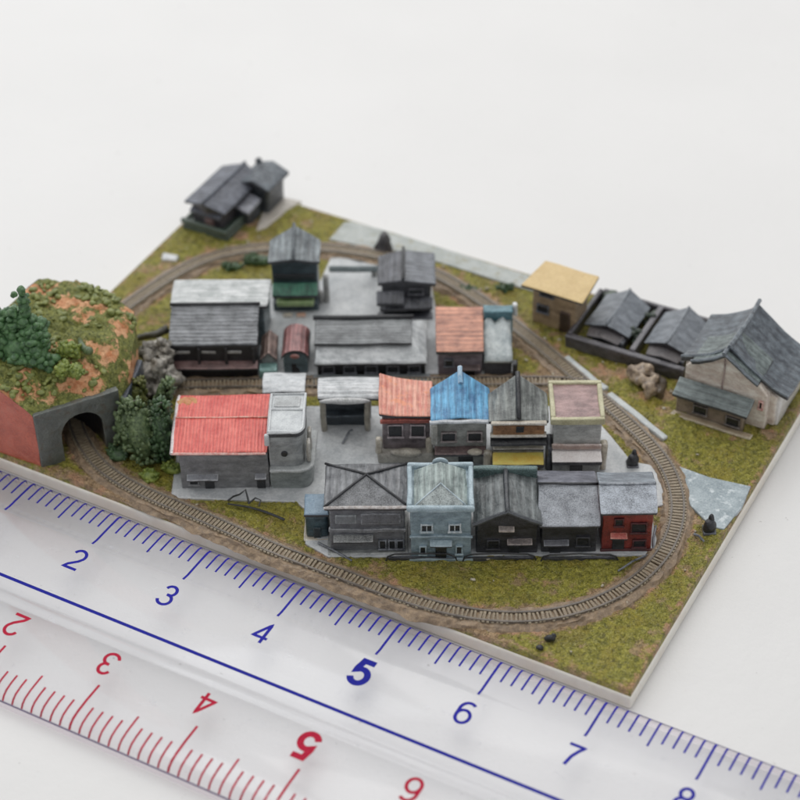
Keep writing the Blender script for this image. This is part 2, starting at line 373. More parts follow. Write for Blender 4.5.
# ================================================================ SECOND ROW
def second_row():
    # orange-red
    t,W=place('shop_house','shop house with a salmon red swept roof, just left of the blue roof',383,430,457)
    w1=paint((126,116,118),(84,76,80),'brush'); D=.46; z=.56
    n=6; top=[];fc=[]
    for i in range(n+1):
        f=i/n; x=-.03+(W+.06)*f; dz=.11*(1-f)**2; top+=[(x,-.04,z+dz*.3),(x,D+.03,z+dz)]
    for i in range(n): a=2*i; fc.append((a,a+2,a+3,a+1))
    sal=paint((224,142,120),(204,114,96),'ribs_y',edge=.5,rib=40.,ec=(240,180,160),blotch=(232,146,104))
    MB().solid(top,fc,.035).build('roof',sal,t,bev=.009)
    MB().solid(inset(top,.03,.035,.03),fc,('z',0)).build('wall',w1,t)
    MB().box(-.02,W+.02,-.035,.0,z-.1,z-.05).build('fascia',paint((168,78,64),(112,56,50)),t,bev=.008)
    for x in (W*.28,W*.75): window(t,x,.36,.15,.16,y=-.008,frame=w1)
    for x in(-.05,W-.02): MB().box(x-.02,x+.05,-.08,-.01,.1,.3).build('post',m_beige,t,bev=.02)
    MB().box(-.05,W+.05,-.1,.02,.0,.13).build('base',paint((176,172,162),(128,124,116)),t,bev=.02)
    MB().ball((W*.5,-.09,.15),.12,3,(1.3,.4,.35)).build('sill',paint((190,184,170),(130,124,112)),t,bev=0,smooth=True)
    # blue
    t,W=place('shop_house','shop house with a bright blue ribbed roof and white eave',435,486,463)
    D=.42;z=.6
    blue=paint((82,148,188),(54,114,160),'ribs_y',rib=30.,edge=.6,ec=(170,210,230)); gw=paint((164,164,158),(120,120,116),'brush')
    top=[(-.04,-.05,z),(W/2,-.05,z+.03),(W+.04,-.05,z),(W+.04,D,z),(W/2,D+.04,z+.2),(-.04,D,z)]
    fc=[(0,1,4,5),(1,2,3,4)]
    r=MB().solid(top,fc,.04).build('roof',blue,t,bev=.009)
    MB().solid(inset(top,.04,.04,.036),fc,('z',0)).build('wall',gw,t)
    MB().tube([(W/2,.3,z+.16),(W/2,D+.05,z+.22)],.024,7).build('finial',paint((150,190,214),(90,150,190)),r,bev=0)
    MB().tube([(-.05,-.06,z-.03),(W*.2,-.06,z-.012),(W*.8,-.06,z-.012),(W+.05,-.06,z-.02)],.022,7).build('eave_trim',paint((216,220,222),(176,182,188)),r,bev=0)
    for x in (W*.27,W*.77): window(t,x,.37,.15,.12,y=-.018,frame=paint((120,110,108),(90,82,80)),bars=False)
    awning(t,0,W,.24,paint((118,96,92),(82,66,66)),.1,th=.035); door(t,W*.6,.14,.16)
    MB().ball((W*.78,-.1,.24),.06,2,(1.2,.7,.5)).build('sign',m_beige,t,bev=0,smooth=True)
    MB().box(W-.03,W+.05,-.12,-.04,0,.24).build('post',m_beige,t,bev=.02); MB().box(-.04,.03,-.08,-.02,.3,.56).build('corner_post',paint((190,188,180),(140,138,130)),t,bev=.015)
    # dark ridged + yellow awning
    t,W=place('shop_house','shop house with dark ridged roof, brown sign board and yellow awning',492,543,467)
    D=.38;z=.62; m_r=paint((108,112,108),(76,80,78),'ribs_y',rib=24.,edge=.5)
    top=[(-.04,-.03,z),(W/2,-.03,z+.02),(W+.04,-.03,z),(W+.04,D,z),(W/2,D+.03,z+.22),(-.04,D,z)]
    r=MB().solid(top,fc,.04).build('roof',m_r,t,bev=.009); MB().solid(inset(top,.04,.03,.036),fc,('z',0)).build('wall',paint((150,148,142),(104,102,98),'brush'),t)
    ridge(r,[(W/2,-.03,z+.03),(W/2,D+.03,z+.235)],m_black,.024)
    sb=MB().box(.0,W,-.05,.0,z-.16,z-.02).build('sign_board',paint((152,110,72),(104,72,48),'brush'),t,bev=.01)
    fr=MB(); 
    for a in ((-.02,W+.02,z-.03,z),(-.02,W+.02,z-.18,z-.15)): fr.box(a[0],a[1],-.07,.0,a[2],a[3])
    fr.build('sign_frame',m_beige,sb,bev=.01); MB().box(W*.45,W*.6,-.055,-.03,z-.12,z-.05).build('vent',m_pane,sb,bev=.004)
    awning(t,-.02,W+.02,z-.2,m_black,.1,th=.03); awning(t,0,W,z-.3,m_beige,.06)
    MB().box(.04,W-.04,-.05,0,.0,.12).build('shopfront',paint((130,100,60),(86,66,44)),t,bev=.01)
    awning(t,.0,W+.0,.2,paint((255,226,104),(242,200,76),'brush'),.11,th=.045,drop=.06,label='bright yellow shop awning')
    # flat mauve roof
    t,W=place('shop_house','shop house with flat mauve roof in a cream rim and white awning',552,599,469)
    D=.52;z=.62; cream=paint((206,202,166),(170,164,130),edge=.4,ec=(235,232,205)); wl=paint((176,178,174),(140,142,140),'brush')
    MB().box(0,W,0,D,0,z).build('wall',wl,t)
    MB().box(-.005,W+.005,-.005,D+.005,z-.02,z+.02).build('roof',paint((152,122,118),(122,96,94),'brush'),t,bev=.006)
    pr=MB(); e=.03
    pr.box(-e,W+e,-e,.015,z-.03,z+.045); pr.box(-e,W+e,D-.015,D+e,z-.03,z+.045); pr.box(-e,.015,.015,D-.015,z-.03,z+.045); pr.box(W-.015,W+e,.015,D-.015,z-.03,z+.045)
    pr.build('rim',cream,t,bev=.008)
    MB().box(-.01,W+.01,-.03,.0,.28,.34).build('band',paint((196,172,160),(160,136,126)),t,bev=.008)
    awning(t,-.01,W+.01,.27,paint((252,248,244),(226,218,214)),.13,th=.05,drop=.05)
    MB().box(0,W,-.06,0,0,.14).build('shopfront',m_grey,t,bev=.01)
    MB().box(-.06,.0,-.03,.2,0,.3).build('side_pillar',m_darkwall,t,bev=.02); MB().box(W+.0,W+.07,-.02,.08,0,.33).build('post',m_beige,t,bev=.02)
    door(t,W*.5,.12,.12,y=-.06)
second_row()
# ================================================================ THIRD ROW
def third_row():
    t,W=place('station_house','long dark building with two parallel roofs, the rear one pale, behind the siding',174,258,374,'station')
    m_r=paint((112,115,118),(78,81,84),'ribs_x',rib=46.,edge=.5); pale=paint((198,202,200),(160,166,164),'ribs_x',rib=40.,edge=.4)
    bk=paint((44,42,46),(26,26,30),edge=.3)
    z=.42
    top=[(-.02,-.04,z),(W+.02,-.04,z),(W+.02,.42,z+.15),(-.02,.42,z+.15)]
    r=MB().solid(top,[(0,1,2,3)],.04).build('front_roof',m_r,t,bev=.009)
    MB().solid(inset(top,.02,.03,.036),[(0,1,2,3)],('z',0)).build('wall',bk,t)
    ridge(r,[(-.03,.42,z+.16),(W+.03,.42,z+.16)],m_black,.018)
    top=[(-.04,.43,z+.13),(W+.1,.43,z+.13),(W+.12,.95,z+.08),(-.04,.95,z+.08)]
    MB().solid(top,[(0,1,2,3)],.05).build('rear_roof',pale,t,bev=.015)
    MB().solid(inset(top,.04,.03,.045),[(0,1,2,3)],('z',0)).build('rear_wall',paint((90,104,108),(60,72,76),'brush'),t)
    for i in range(3):
        x=W*(.13+.3*i); MB().box(x-.07,x+.08,-.02,.0,.285,.32).build('window',paint((170,166,158),(120,118,114)),t,bev=.006)
    for i in range(4): MB().box(W*(-.0+.32*i)-.01,W*(.32*i)+.02,-.05,.0,.16,.38).build('post',bk,t,bev=.004)
    awning(t,-.0,W+.01,.19,paint((122,92,88),(88,66,64),'brush'),.1,th=.03)
    MB().box(0,W,-.05,.0,0,.12).build('base',m_black,t,bev=.006)
    # tiny huts
    t,W=place('small_hut','tiny hut with a rounded maroon roof and teal front',284,308,372,'hut')
    mr=paint((140,92,90),(104,66,66),'ribs_y',edge=.5,rib=40.); teal=paint((92,110,116),(60,78,84),'brush')
    n=8;top=[];W2=W+.04
    for i in range(n+1):
        a=math.pi*i/n; x=W/2-W2/2*math.cos(a); top+=[(x,-.03,.2+.12*math.sin(a)),(x,.4,.2+.12*math.sin(a))]
    fc=[(2*i,2*i+2,2*i+3,2*i+1) for i in range(n)]
    MB().solid(top,fc,.03).build('roof',mr,t,bev=.006); MB().solid(inset(top,.02,.02,.02),fc,('z',0)).build('wall',teal,t)
    MB().ball((W/2,-.03,.24),.05,2,(1,.3,.6)).build('gable_plate',paint((190,130,122),(150,96,90)),t,bev=0,smooth=True); door(t,W/2,.08,.13)
    t,W=place('small_hut','tiny hut with dull brown roof and pale teal porch, left of the maroon one',262,277,372,'hut')
    top,fc=sheet_roof(W,.32,.2,.01,.03,0,'gable_fb',.09)
    MB().solid(top,fc,.03).build('roof',paint((128,108,100),(92,78,74),'ribs_y'),t); MB().solid(inset(top,.01,.03,.028),fc,('z',0)).build('wall',m_grey,t)
    MB().box(-.02,W+.01,-.13,-.0,0,.14).build('porch',paint((122,156,150),(86,118,114),'brush'),t,bev=.012); door(t,W*.5,.06,.1,y=-.13)
    # long low station
    t,W=place('station_building','long low building with dark upper roof over a wide whitish lower roof',318,425,375,'station')
    wr=paint((196,200,200),(158,162,164),'brush',edge=.5)
    z=.19; D=.62
    lo=[(-.03,-.04,z),(W+.03,-.04,z),(W+.03,D+.04,z),(-.03,D+.04,z),(.0,.2,z+.13),(W-.14,.2,z+.13),(W-.14,D-.14,z+.13),(.0,D-.14,z+.13)]
    MB().solid(lo,[(0,1,5,4),(1,2,6,5),(2,3,7,6),(3,0,4,7),(4,5,6,7)],.04).build('lower_roof',wr,t,bev=.014,wob=.008)
    MB().box(0,W,0,D,0,z-.02).build('wall',m_black,t)
    MB().box(0,W-.14,.16,D-.1,z+.1,z+.13).build('upper_wall',m_darkwall,t)
    top=[(-.03,.1,z+.15),(W-.13,.1,z+.15),(W-.13,.46,z+.19),(W-.13,.6,z+.12),(-.03,.6,z+.12),(-.03,.46,z+.19)]
    r=MB().solid(top,[(0,1,2,5),(5,2,3,4)],.04).build('upper_roof',paint((110,113,114),(78,81,83),'ribs_x',rib=50.,edge=.5),t)
    ridge(r,[(-.05,.46,z+.2),(W-.11,.46,z+.2)],m_black,.024)
    for i in range(5): window(t,W*(.1+.2*i),.09,.13,.1,frame=m_darkwall)
    MB().box(-.05,W+.05,-.16,-.02,-.01,.04).build('platform',paint((128,134,136),(96,102,104)),t,bev=.01)
    # brown roof
    t,W=place('brick_store','boxy mauve grey store with a flat rusty brown roof above the straight track',438,482,374,'shop')
    top,fc=sheet_roof(W,.64,.33,.02,.03,0,'flat',.03)
    MB().solid(top,fc,.05).build('roof',paint((176,118,92),(146,92,72),'ribs_x',rib=30.,edge=.5,ec=(220,190,170)),t)
    MB().solid(inset(top,.02,.03,.045),fc,('z',0)).build('wall',paint((116,108,116),(86,78,86),'brush'),t)
    awning(t,W*.5,W*.95,.14,paint((92,72,68),(62,50,50)),.06); door(t,W*.72,.1,.1); window(t,W*.25,.16,.1,.1,frame=m_darkwall)
    t,W=place('lean_to','teal lean to under a crumpled white cover, right of the rusty roof',484,512,374,'shed')
    n=7; top=[]
    for i in range(n+1):
        for j in range(n+1):
            f=i/n; top.append((W*j/n,-.02+.5*f,.2+.14*f+.03*math.sin(j*1.9+f*5)*f))
    fc=[(i*(n+1)+j,i*(n+1)+j+1,(i+1)*(n+1)+j+1,(i+1)*(n+1)+j) for i in range(n) for j in range(n)]
    MB().solid(top,fc,.03).build('cover',paint((206,212,210),(150,160,162)),t,bev=0,smooth=True)
    MB().box(.0,W,.0,.46,0,.19).build('wall',m_darkwall,t); MB().box(-.0,W+.02,.5,.62,0,.42).build('rear_wall',paint((84,124,134),(58,92,102),'brush'),t,bev=.01)
    MB().box(W-.0,W+.05,-.08,-.0,-.0,.2).build('post',m_black,t,bev=.01)
    MB().box(W+.02,W+.07,.55,.62,.3,.46).build('lamp',m_white,t,bev=.02)
    # dark stepped house
    t,W=place('stepped_house','charcoal house with stacked stepped roofs standing alone at the back of the plaza',382,431,313)
    dk=paint((72,74,80),(48,50,56),'ribs_y',edge=.5,rib=30.); dw=paint((54,55,60),(36,37,42),'brush')
    MB().box(0,W,.0,.48,0,.4).build('wall',dw,t,bev=.015)
    top=[(-.04,.0,.40),(W*.45,-.02,.46),(W+.05,-.04,.42),(W+.05,.5,.42),(W*.45,.5,.48),(-.04,.48,.40)]
    r=MB().solid(top,[(0,1,4,5),(1,2,3,4)],.05).build('roof',[dk,paint((100,104,110),(74,78,84),'ribs_x',edge=.5)],t,bev=.012)
    for p in r.data.polygons:
        if p.center.x>W*.47 and p.normal.z>.5: p.material_index=1
    ridge(r,[(W*.45,-.03,.47),(W*.45,.51,.49)],m_black,.018)
    awning(t,W*.45,W+.02,.22,dk,.12,th=.04,drop=.05); awning(t,-.05,W*.45,.3,dk,.12,th=.04,drop=.07); awning(t,-.02,W*.5,.17,dk,.1,th=.04)
    window(t,W*.7,.3,.16,.08,frame=dw); door(t,W*.72,.1,.12)
    MB().box(-.05,W+.02,-.12,.0,-.01,.03).build('plinth',m_darkwall,t)
    # green awning house
    t,W=place('tall_shop','tall dark shop with ridged grey roof, green striped awning and light green counter',274,319,306,'shop')
    D=.34;z=.62; m_r=paint((110,118,120),(82,88,92),'ribs_y',rib=26.,edge=.5)
    top=[(-.03,-.04,z),(W/2,-.04,z+.03),(W+.03,-.04,z),(W+.03,D,z),(W/2,D+.03,z+.18),(-.03,D,z)]; fc=[(0,1,4,5),(1,2,3,4)]
    r=MB().solid(top,fc,.04).build('roof',m_r,t); dt=paint((46,62,68),(30,44,50),'brush')
    MB().solid(inset(top,.03,.035,.036),fc,('z',0)).build('wall',dt,t)
    ridge(r,[(W/2,-.04,z+.04),(W/2,D+.03,z+.195)],paint((96,104,108),(66,72,76)),.018)
    MB().box(.02,W-.02,-.02,.0,.36,.44).build('window',m_pane,t,bev=.006)
    awning(t,.0,W,.33,paint((46,112,86),(30,80,64),'ribs_y',rib=60.,edge=.4,ec=(150,196,160)),.13,th=.04,drop=.08,label='green striped awning')
    MB().box(.04,W-.04,-.14,-.02,.1,.17).build('counter',paint((160,182,120),(110,140,92)),t,bev=.012); MB().box(.0,W,-.08,.0,0,.11).build('base',dt,t)
    for x,c in ((W*.3,(200,190,170)),(W*.6,(214,166,140))): MB().box(x-.04,x+.06,-.2,-.14,0,.035).build('crate',paint(c),t,bev=.008)
    # gate across the road
    a=at(326,302,0); t=thing('road_gate','low grey footbridge like gate with pale end posts across the grey road','gate',(a.x,a.y,0),TA)
    for (px,py,h) in ((327,302,.36),(321,303,.16),(374,276,.12)):
        p=at(px,py); q=Vector((p.x-a.x,p.y-a.y,0)); x=q.dot(U); y=q.dot(V); MB().box(x-.03,x+.03,y-.03,y+.03,-.01,h).build('post',paint((180,180,176),(130,130,128)),t,bev=.015)
    p=at(330,284); q=at(378,279); f=lambda w:((w-a).dot(U),(w-a).dot(V))
    (x0,y0),(x1,y1)=f(p),f(q); MB().tube([(x0,y0,.2),(x1,y1,.14)],.035,6).build('beam',paint((100,112,114),(70,82,84)),t,bev=0)
    p=at(384,250); t=thing('stone_cone','small dark conical rock with a notch on the back roadside','rock',(p.x,p.y,0),TA)
    k=MB(); bmesh.ops.create_cone(k.bm,cap_ends=True,segments=14,radius1=.12,radius2=.03,depth=.2,matrix=Matrix.Translation((0,0,.1))); bmesh.ops.subdivide_edges(k.bm,edges=k.bm.edges,cuts=2)
    k.lumps(.05,14).build('cone',paint((84,80,80),(56,54,56)),t,bev=0,smooth=True)
third_row()
# ================================================================ BACK EDGE BUILDINGS (square to the base board)
def back_edge():
    # corner temple
    t=thing('corner_temple','dark grey farmhouse on a green plinth at the far corner of the board','building',(.0,4.08,0),R(0))
    gr=paint((84,98,86),(58,72,62),edge=.4); dk=paint((84,88,98),(60,64,74),'ribs_x',edge=.35); dw=paint((74,70,74),(52,50,54),'brush')
    MB().box(0,.62,0,.92,-.01,.08,top=(.02,.02)).build('plinth',gr,t,bev=.02)
    k=MB(); k.box(0,.6,0,.05,.07,.13); k.box(0.02,.06,.06,.9,.07,.12); k.box(.56,.6,.06,.55,.07,.12); k.build('low_wall',gr,t,bev=.015)
    top=[(.04,.06,.34),(.32,.0,.43),(.56,.06,.32),(.56,.85,.32),(.32,.9,.43),(.04,.85,.34)]
    r=MB().solid(top,[(0,1,4,5),(1,2,3,4)],.04).build('roof',dk,t)
    ridge(r,[(.32,-.01,.44),(.32,.9,.44)],paint((96,100,110),(70,74,84)),.018)
    MB().solid(inset(top,.06,.06,.036),[(0,1,4,5),(1,2,3,4)],('z',.08)).build('wall',dw,t)
    awning(t,.1,.5,.27,dk,.05,y=.1)
    MB().box(.3,.4,.04,.1,.08,.2).build('porch',paint((116,88,86),(80,64,64)),t,bev=.01)
    t=thing('corner_storehouse','black storehouse with a notched roof behind the corner farmhouse','building',(.42,4.74,0),0)
    bk=paint((58,64,70),(40,46,52),'brush')
    MB().box(0,.32,0,.36,-.01,.36).build('wall',bk,t,bev=.015)
    top,fc=sheet_roof(.32,.36,.36,.05,.05,0,'gable_fb',.08)
    r=MB().solid(top,fc,.05).build('roof',paint((78,86,92),(56,62,70),'ribs_x'),t,bev=.012)
    MB().ball((.04,.3,.46),.04,2).build('finial',bk,r,bev=0,smooth=True)
    top=[(-.02,-.3,.26),(.28,-.34,.22),(.28,-.06,.24),(-.02,-.04,.3)]
    r2=MB().solid(top,[(0,1,2,3)],.04).build('lean_to_roof',paint((124,126,134),(92,94,102),'ribs_x'),t,bev=.01)
    MB().box(.0,.24,-.28,-.02,-.01,.2).build('lean_to_wall',bk,t)
    # cream roofed house
    t=thing('cream_roof_house','tall brown house with a single sloping cream yellow roof on the back edge','house',(4.18,4.34,0),0)
    br=paint((166,144,116),(130,110,90),'brush'); cream=paint((216,188,130),(198,168,110),'plain',edge=.4,ec=(244,222,170),k=.5)
    top=[(-.08,-.12,.54),(.62,-.12,.54),(.6,.34,.57),(-.02,.34,.57)]
    MB().solid(top,[(0,1,2,3)],.04).build('roof',cream,t,bev=.015)
    MB().box(0,.5,0,.3,-.01,.52).build('wall',br,t,bev=.012)
    window(t,.13,.22,.14,.1,frame=m_darkwall,bars=False); window(t,.17,.42,.16,.06,frame=m_darkwall,bars=False); door(t,.38,.12,.26,paint((78,60,50),(54,42,38)))
    # walled compound (two courtyards, two cottages)
    wl=paint((78,76,80),(52,50,56),'brush',edge=.4); 
    t=thing('compound_wall','low dark wall round the two grey roofed cottages on the back edge','wall',(4.66,4.14,0),R(1))
    MB().box(0,1.3,-.02,.05,-.01,.15).build('front_wall',wl,t,bev=.01); MB().box(0,.05,.05,.88,-.01,.15).build('side_wall',wl,t,bev=.01)
    MB().box(.05,1.3,.85,.9,-.01,.15).build('rear_wall',wl,t,bev=.01); MB().box(.68,.74,.05,.85,-.01,.17).build('dividing_wall',paint((112,110,114),(84,82,86)),t,bev=.01)
    cr=paint((112,118,124),(84,90,98),'brush',edge=.45)
    def cottage(lab,x,y,w,g=None):
        t=thing('cottage',lab,'house',(x,y,0),R(0),'walled cottages on the back edge')
        top=[(-.03,.0,.17),(w/2,-.03,.27),(w+.03,.0,.17),(w+.03,.56,.17),(w/2,.6,.30),(-.03,.56,.17)]
        fc=[(0,1,4,5),(1,2,3,4)]
        r=MB().solid(top,fc,.035).build('roof',cr,t); ridge(r,[(w/2,-.03,.275),(w/2,.3,.275),(w/2,.58,.31)],cr,.014)
        MB().solid(inset(top,.04,.05,.03),fc,('z',0)).build('wall',wl,t)
        top=[(.05,-.12,.13),(w/2,-.12,.16),(w-.05,-.12,.13),(w-.02,.03,.16),(w/2,.03,.2),(.02,.03,.16)]
        MB().solid(top,fc,.03).build('porch_roof',paint((104,98,98),(74,70,72)),t); MB().box(.1,w-.1,-.09,.03,0,.12).build('porch',m_black,t)
        MB().box(w-.06,w+.0,-.08,.0,0,.14).build('chimney',m_darkwall,t)
        return t
    cottage('grey roofed cottage in the left courtyard, beside the cream roofed house',4.8,4.36,.44)
    cottage('grey roofed cottage in the right courtyard, against the large pinkish house',5.46,4.36,.44)
    for i,(x,y) in enumerate(((4.78,4.98),(5.28,4.5),(5.3,4.86))):
        o=thing('garden_bush',['dark bush in the rear corner of the left courtyard','dark bush beside the dividing wall of the courtyard','dark bush by the rear wall between the two cottages'][i],'bush',(x,y,0),0,'bushes inside the courtyard wall')
        k=MB()
        for _ in range(12): k.ball((random.uniform(-.05,.05),random.uniform(-.07,.07),random.uniform(.04,.17)),random.uniform(.03,.05),1)
        k.lumps(.02,30).build('foliage',paint((58,72,56),(36,46,38)),o,bev=0,smooth=True)
    # rock pile
    p=at(645,388); t=thing('rock_pile','cream and brown boulder pile in front of the compound wall','rocks',(p.x,p.y,0),0)
    k=MB()
    for q,s in (((-.08,.06,.1),.1),((.03,.0,.08),.1),((.08,-.06,.05),.09),((.0,.08,.14),.07)): k.ball(q,s,3,(1.1,.8,.8))
    k.lumps(.08,12).build('boulders',paint((208,186,158),(96,78,66),edge=.3,k=2.),t,bev=0,smooth=True)
    k=MB()
    for q,s in (((.1,.06,.06),.08),((.14,-.02,.04),.07)): k.ball(q,s,3)
    k.lumps(.08,14).build('dark_boulders',paint((98,84,66),(60,52,42)),t,bev=0,smooth=True)
    # big house
    t=thing('large_house','large pinkish grey house with swept dark roofs at the right corner','house',(6.08,3.8,0),0)
    pk=paint((216,202,188),(192,176,164),'brush',edge=.4); rf=paint((84,92,98),(60,66,74),'ribs_x',rib=20.,edge=.5); rfp=paint((96,106,104),(70,80,80),'ribs_x',rib=26.,edge=.5)
    # main roof: one big gable whose ridge runs away from the front, slopes sagging towards swept eaves
    cols=[(-.07,.50),(.08,.555),(.22,.63),(.34,.72),(.41,.80),(.56,.68),(.72,.56),(.88,.46),(1.04,.41)]
    ys=[.08,.25,.45,.65,.86]
    def gable(cols,ys,lift):
        top=[];fc=[]
        for x,z in cols:
            for j,y in enumerate(ys): top.append((x,y,z+lift*(abs(j-(len(ys)-1)/2)/((len(ys)-1)/2))**2))
        m_=len(ys)
        for i in range(len(cols)-1):
            for j in range(m_-1): q=i*m_+j; fc.append((q,q+m_,q+m_+1,q+1))
        return top,fc
    top,fc=gable(cols,ys,.035)
    r=MB().solid(top,fc,.045).build('main_roof',rf,t,bev=.012)
    MB().tube([(.41,y,z) for y,z in zip([.07]+ys[1:4]+[.88],(.85,.82,.81,.82,.86))],.02,6).build('ridge_cap',rf,r,bev=0)
    MB().tube([(x,.09,z+.045) for x,z in cols],.018,6).build('verge',rf,r,bev=0)
    wc=[(x*.86+.03,z-.035) for x,z in cols]; wt,wf=gable(wc,[.12,.45,.82],.0)
    MB().solid(wt,wf,('z',0)).build('wall',pk,t,bev=.012)
    # lower front gable laid over it
    cols2=[(.07,.60),(.16,.635),(.28,.70),(.40,.80),(.5,.73),(.62,.645),(.76,.565)]
    g,gf=gable(cols2,[-.02,.2,.42],.012)
    r=MB().solid(g,gf,.045).build('gable_roof',rfp,t,bev=.012)
    MB().tube([(.40,y,z) for y,z in ((-.04,.835),(.2,.815),(.42,.83))],.02,6).build('ridge_cap',rf,r,bev=0); MB().tube([(x,-.025,z+.018) for x,z in cols2],.016,6).build('verge',rf,r,bev=0)
    g,gf=gable([(-.0,.5)]+[(x,z-.03) for x,z in cols2]+[(.86,.43)],[.03,.3],.0)
    MB().solid(g,gf,('z',0)).build('gable_wall',pk,t,bev=.01)
    MB().box(.39,.405,.012,.03,.3,.72).build('timber_post',paint((130,112,106),(100,86,82)),t,bev=.005)
    awning(t,-.04,.74,.36,rfp,.17,th=.035,drop=.09,name='porch_roof')
    MB().box(-.02,.68,-.1,.0,-.01,.24).build('porch_wall',paint((132,118,104),(100,88,78),'brush'),t,bev=.01)
    for x,z_ in ((.24,.12),(.58,.1)): window(t,x,z_,.15,.11,y=-.1,frame=paint((80,74,70),(58,54,52)))
    MB().box(-.04,.8,-.18,-.1,-.01,.02).build('step',paint((176,158,132),(140,124,102)),t,bev=.008)
    MB().box(.90,.955,.14,.8,0,.40).build('side_wall',paint((222,218,212),(190,184,178),'brush'),t,bev=.008,label='white plaster side wall')
    window(t,.80,.3,.05,.1,y=.03,frame=paint((190,130,120),(150,96,90)))
back_edge()
# ================================================================ TRACK
def catmull(P,closed,step=.04):
    out=[];n=len(P)
    for i in range(n if closed else n-1):
        p0,p1,p2,p3=[Vector(P[(i+k)%n] if closed else P[min(max(i+k,0),n-1)]) for k in(-1,0,1,2)]
        for k in range(12):
            t=k/12; out.append(.5*((2*p1)+(p2-p0)*t+(2*p0-5*p1+4*p2-p3)*t*t+(3*p1-p0-3*p2+p3)*t**3))
    if not closed: out.append(Vector(P[-1]))
    if closed: out.append(out[0].copy())
    L=[0]
    for a,b in zip(out,out[1:]): L.append(L[-1]+(b-a).length)
    m=int(L[-1]/step); res=[];j=0
    for i in range(m+(0 if closed else 1)):
        d=L[-1]*i/m
        while j<len(L)-2 and L[j+1]<d: j+=1
        f=(d-L[j])/max(1e-9,L[j+1]-L[j]); res.append(out[j].lerp(out[j+1],f))
    return res
TZ=.04
pxs=[(82,446),(92,462),(107,475),(125,485),(150,496),(175,506),(200,515),(225,527),(250,539),(275,551),(300,559),(340,573),(365,584),(390,593),(415,602),(440,609),(465,615),(500,619),(525,620),(550,617),(575,611),(600,604),(625,593),(650,576),(667,556),(680,532),(682,510),(679,490),(672,470),(662,455),(645,437),(625,420),(600,400),(580,377),(555,357),(530,338),(505,319),(475,291),(440,270),(400,256),(372,252),(325,245),(270,241),(225,249),(200,257),(175,270),(150,289),(132,307)]
loop=[at(x,y,TZ).to_2d() for x,y in pxs]+[Vector(p) for p in((.16,2.3),(.2,1.85),(.35,1.4),(.62,1.02),(.9,.76))]
for _ in range(3):   # even out reading errors
    loop=[(loop[i-1]+loop[i]*2+loop[(i+1)%len(loop)])/4 for i in range(len(loop))]
LOOP=catmull(loop,True)
STR=catmull([town(s,t).to_2d() for s,t in((1.95,.84),(2.5,.86),(3.5,.86),(4.5,.86),(5.3,.86),(5.9,.85),(6.25,.8))],False)
m_bal=paint((178,152,122),(124,106,86),'plain',edge=0.,k=2.4,rough=.6); m_slp=paint((172,154,128),(136,116,94),edge=.3,k=4.); m_rail=paint((116,104,92),(82,74,66),edge=.5,ec=(150,144,134))
def track(name,label,P,closed,nmax,dz=0.):
    t=thing(name,label,'railway track',(P[0].x,P[0].y,0)); o=P[0]; n=len(P); P=[p-o for p in P]
    def tan(i): return ((P[(i+1)%n]-P[i-1]) if closed else (P[min(i+1,n-1)]-P[max(i-1,0)])).normalized()
    def ribbon(prof,nm,mat,jit=0,par=t):
        k=MB(); R_=[]
        for i in range(n):
            d=tan(i); nn=Vector((d.y,-d.x)); R_.append([k.bm.verts.new(((P[i]+nn*(a+jit*noise.noise(Vector((P[i].x*5,P[i].y*5,j*9.)))))).to_3d()+Vector((0,0,z+dz+jit*.4*noise.noise(Vector((P[i].x*14,P[i].y*14,j*5.))))) ) for j,(a,z) in enumerate(prof)])
        m=len(prof)
        for i in range(n if closed else n-1):
            for j in range(m-1): k.bm.faces.new((R_[i][j],R_[i][j+1],R_[(i+1)%n][j+1],R_[(i+1)%n][j]))
        if not closed: k.bm.faces.new(R_[0]); k.bm.faces.new(R_[-1])
        return k.build(nm,mat,par,bev=0,wob=0)
    ribbon([(.165,-.02),(.13,.012),(.105,.03),(0,.03),(-.105,.03),(-.13,.012),(-.165,-.02)],'ballast',m_bal,.05)
    for s in(1,-1):
        c=s*.058; ribbon([(c+.014,.025),(c+.009,.056),(c-.009,.056),(c-.014,.025),(c+.014,.025)],'rail',m_rail)
    wp=[]
    for i in range(n):
        w=(P[i]+o).to_3d(); d=(w-CAM).length; wp.append((d,i))
    hid=lambda w: w.x<1.15 and .15<w.y<1.9   # under the hill
    wp=sorted((d,i) for d,i in wp); near=set(i for d,i in [q for q in wp if not hid((P[q[1]]+o))][:nmax])
    proto={}
    k=MB(); k.box(-.013,.013,-.075,.075,.0,.022); so=None; rest=MB(); have=False
    me=None
    for i in range(n):
        d=tan(i); a=math.atan2(d.y,d.x)
        if i in near:
            if me is None: so=k.build('sleeper',m_slp,t,bev=.005,wob=.0); me=so
            else: so=me.copy(); C.objects.link(so); so.parent=t
            so.location=(P[i].x+random.uniform(-.004,.004),P[i].y+random.uniform(-.004,.004),.026+dz+random.uniform(-.004,.003)); so.rotation_euler=(0,0,a+random.uniform(-.1,.1)); so.scale=(random.uniform(.85,1.25),random.uniform(.88,1.08),1)
        else:
            M=Matrix.Translation((P[i].x,P[i].y,.028+dz))@Matrix.Rotation(a,4,'Z'); b0=len(rest.bm.verts); rest.box(-.013,.013,-.082,.082,.0,.022); rest.bm.verts.ensure_lookup_table()
            for v in rest.bm.verts[b0:]: v.co=M@v.co
            have=True
    if have: rest.build('sleepers',m_slp,t,bev=0,wob=0,kind='stuff')
    return t
track('railway_loop','oval loop of miniature railway track round the town and through the tunnel',LOOP,True,100)
track('railway_siding','straight stretch of railway track running between the back row and the coloured roofs',STR,False,100,-.004)
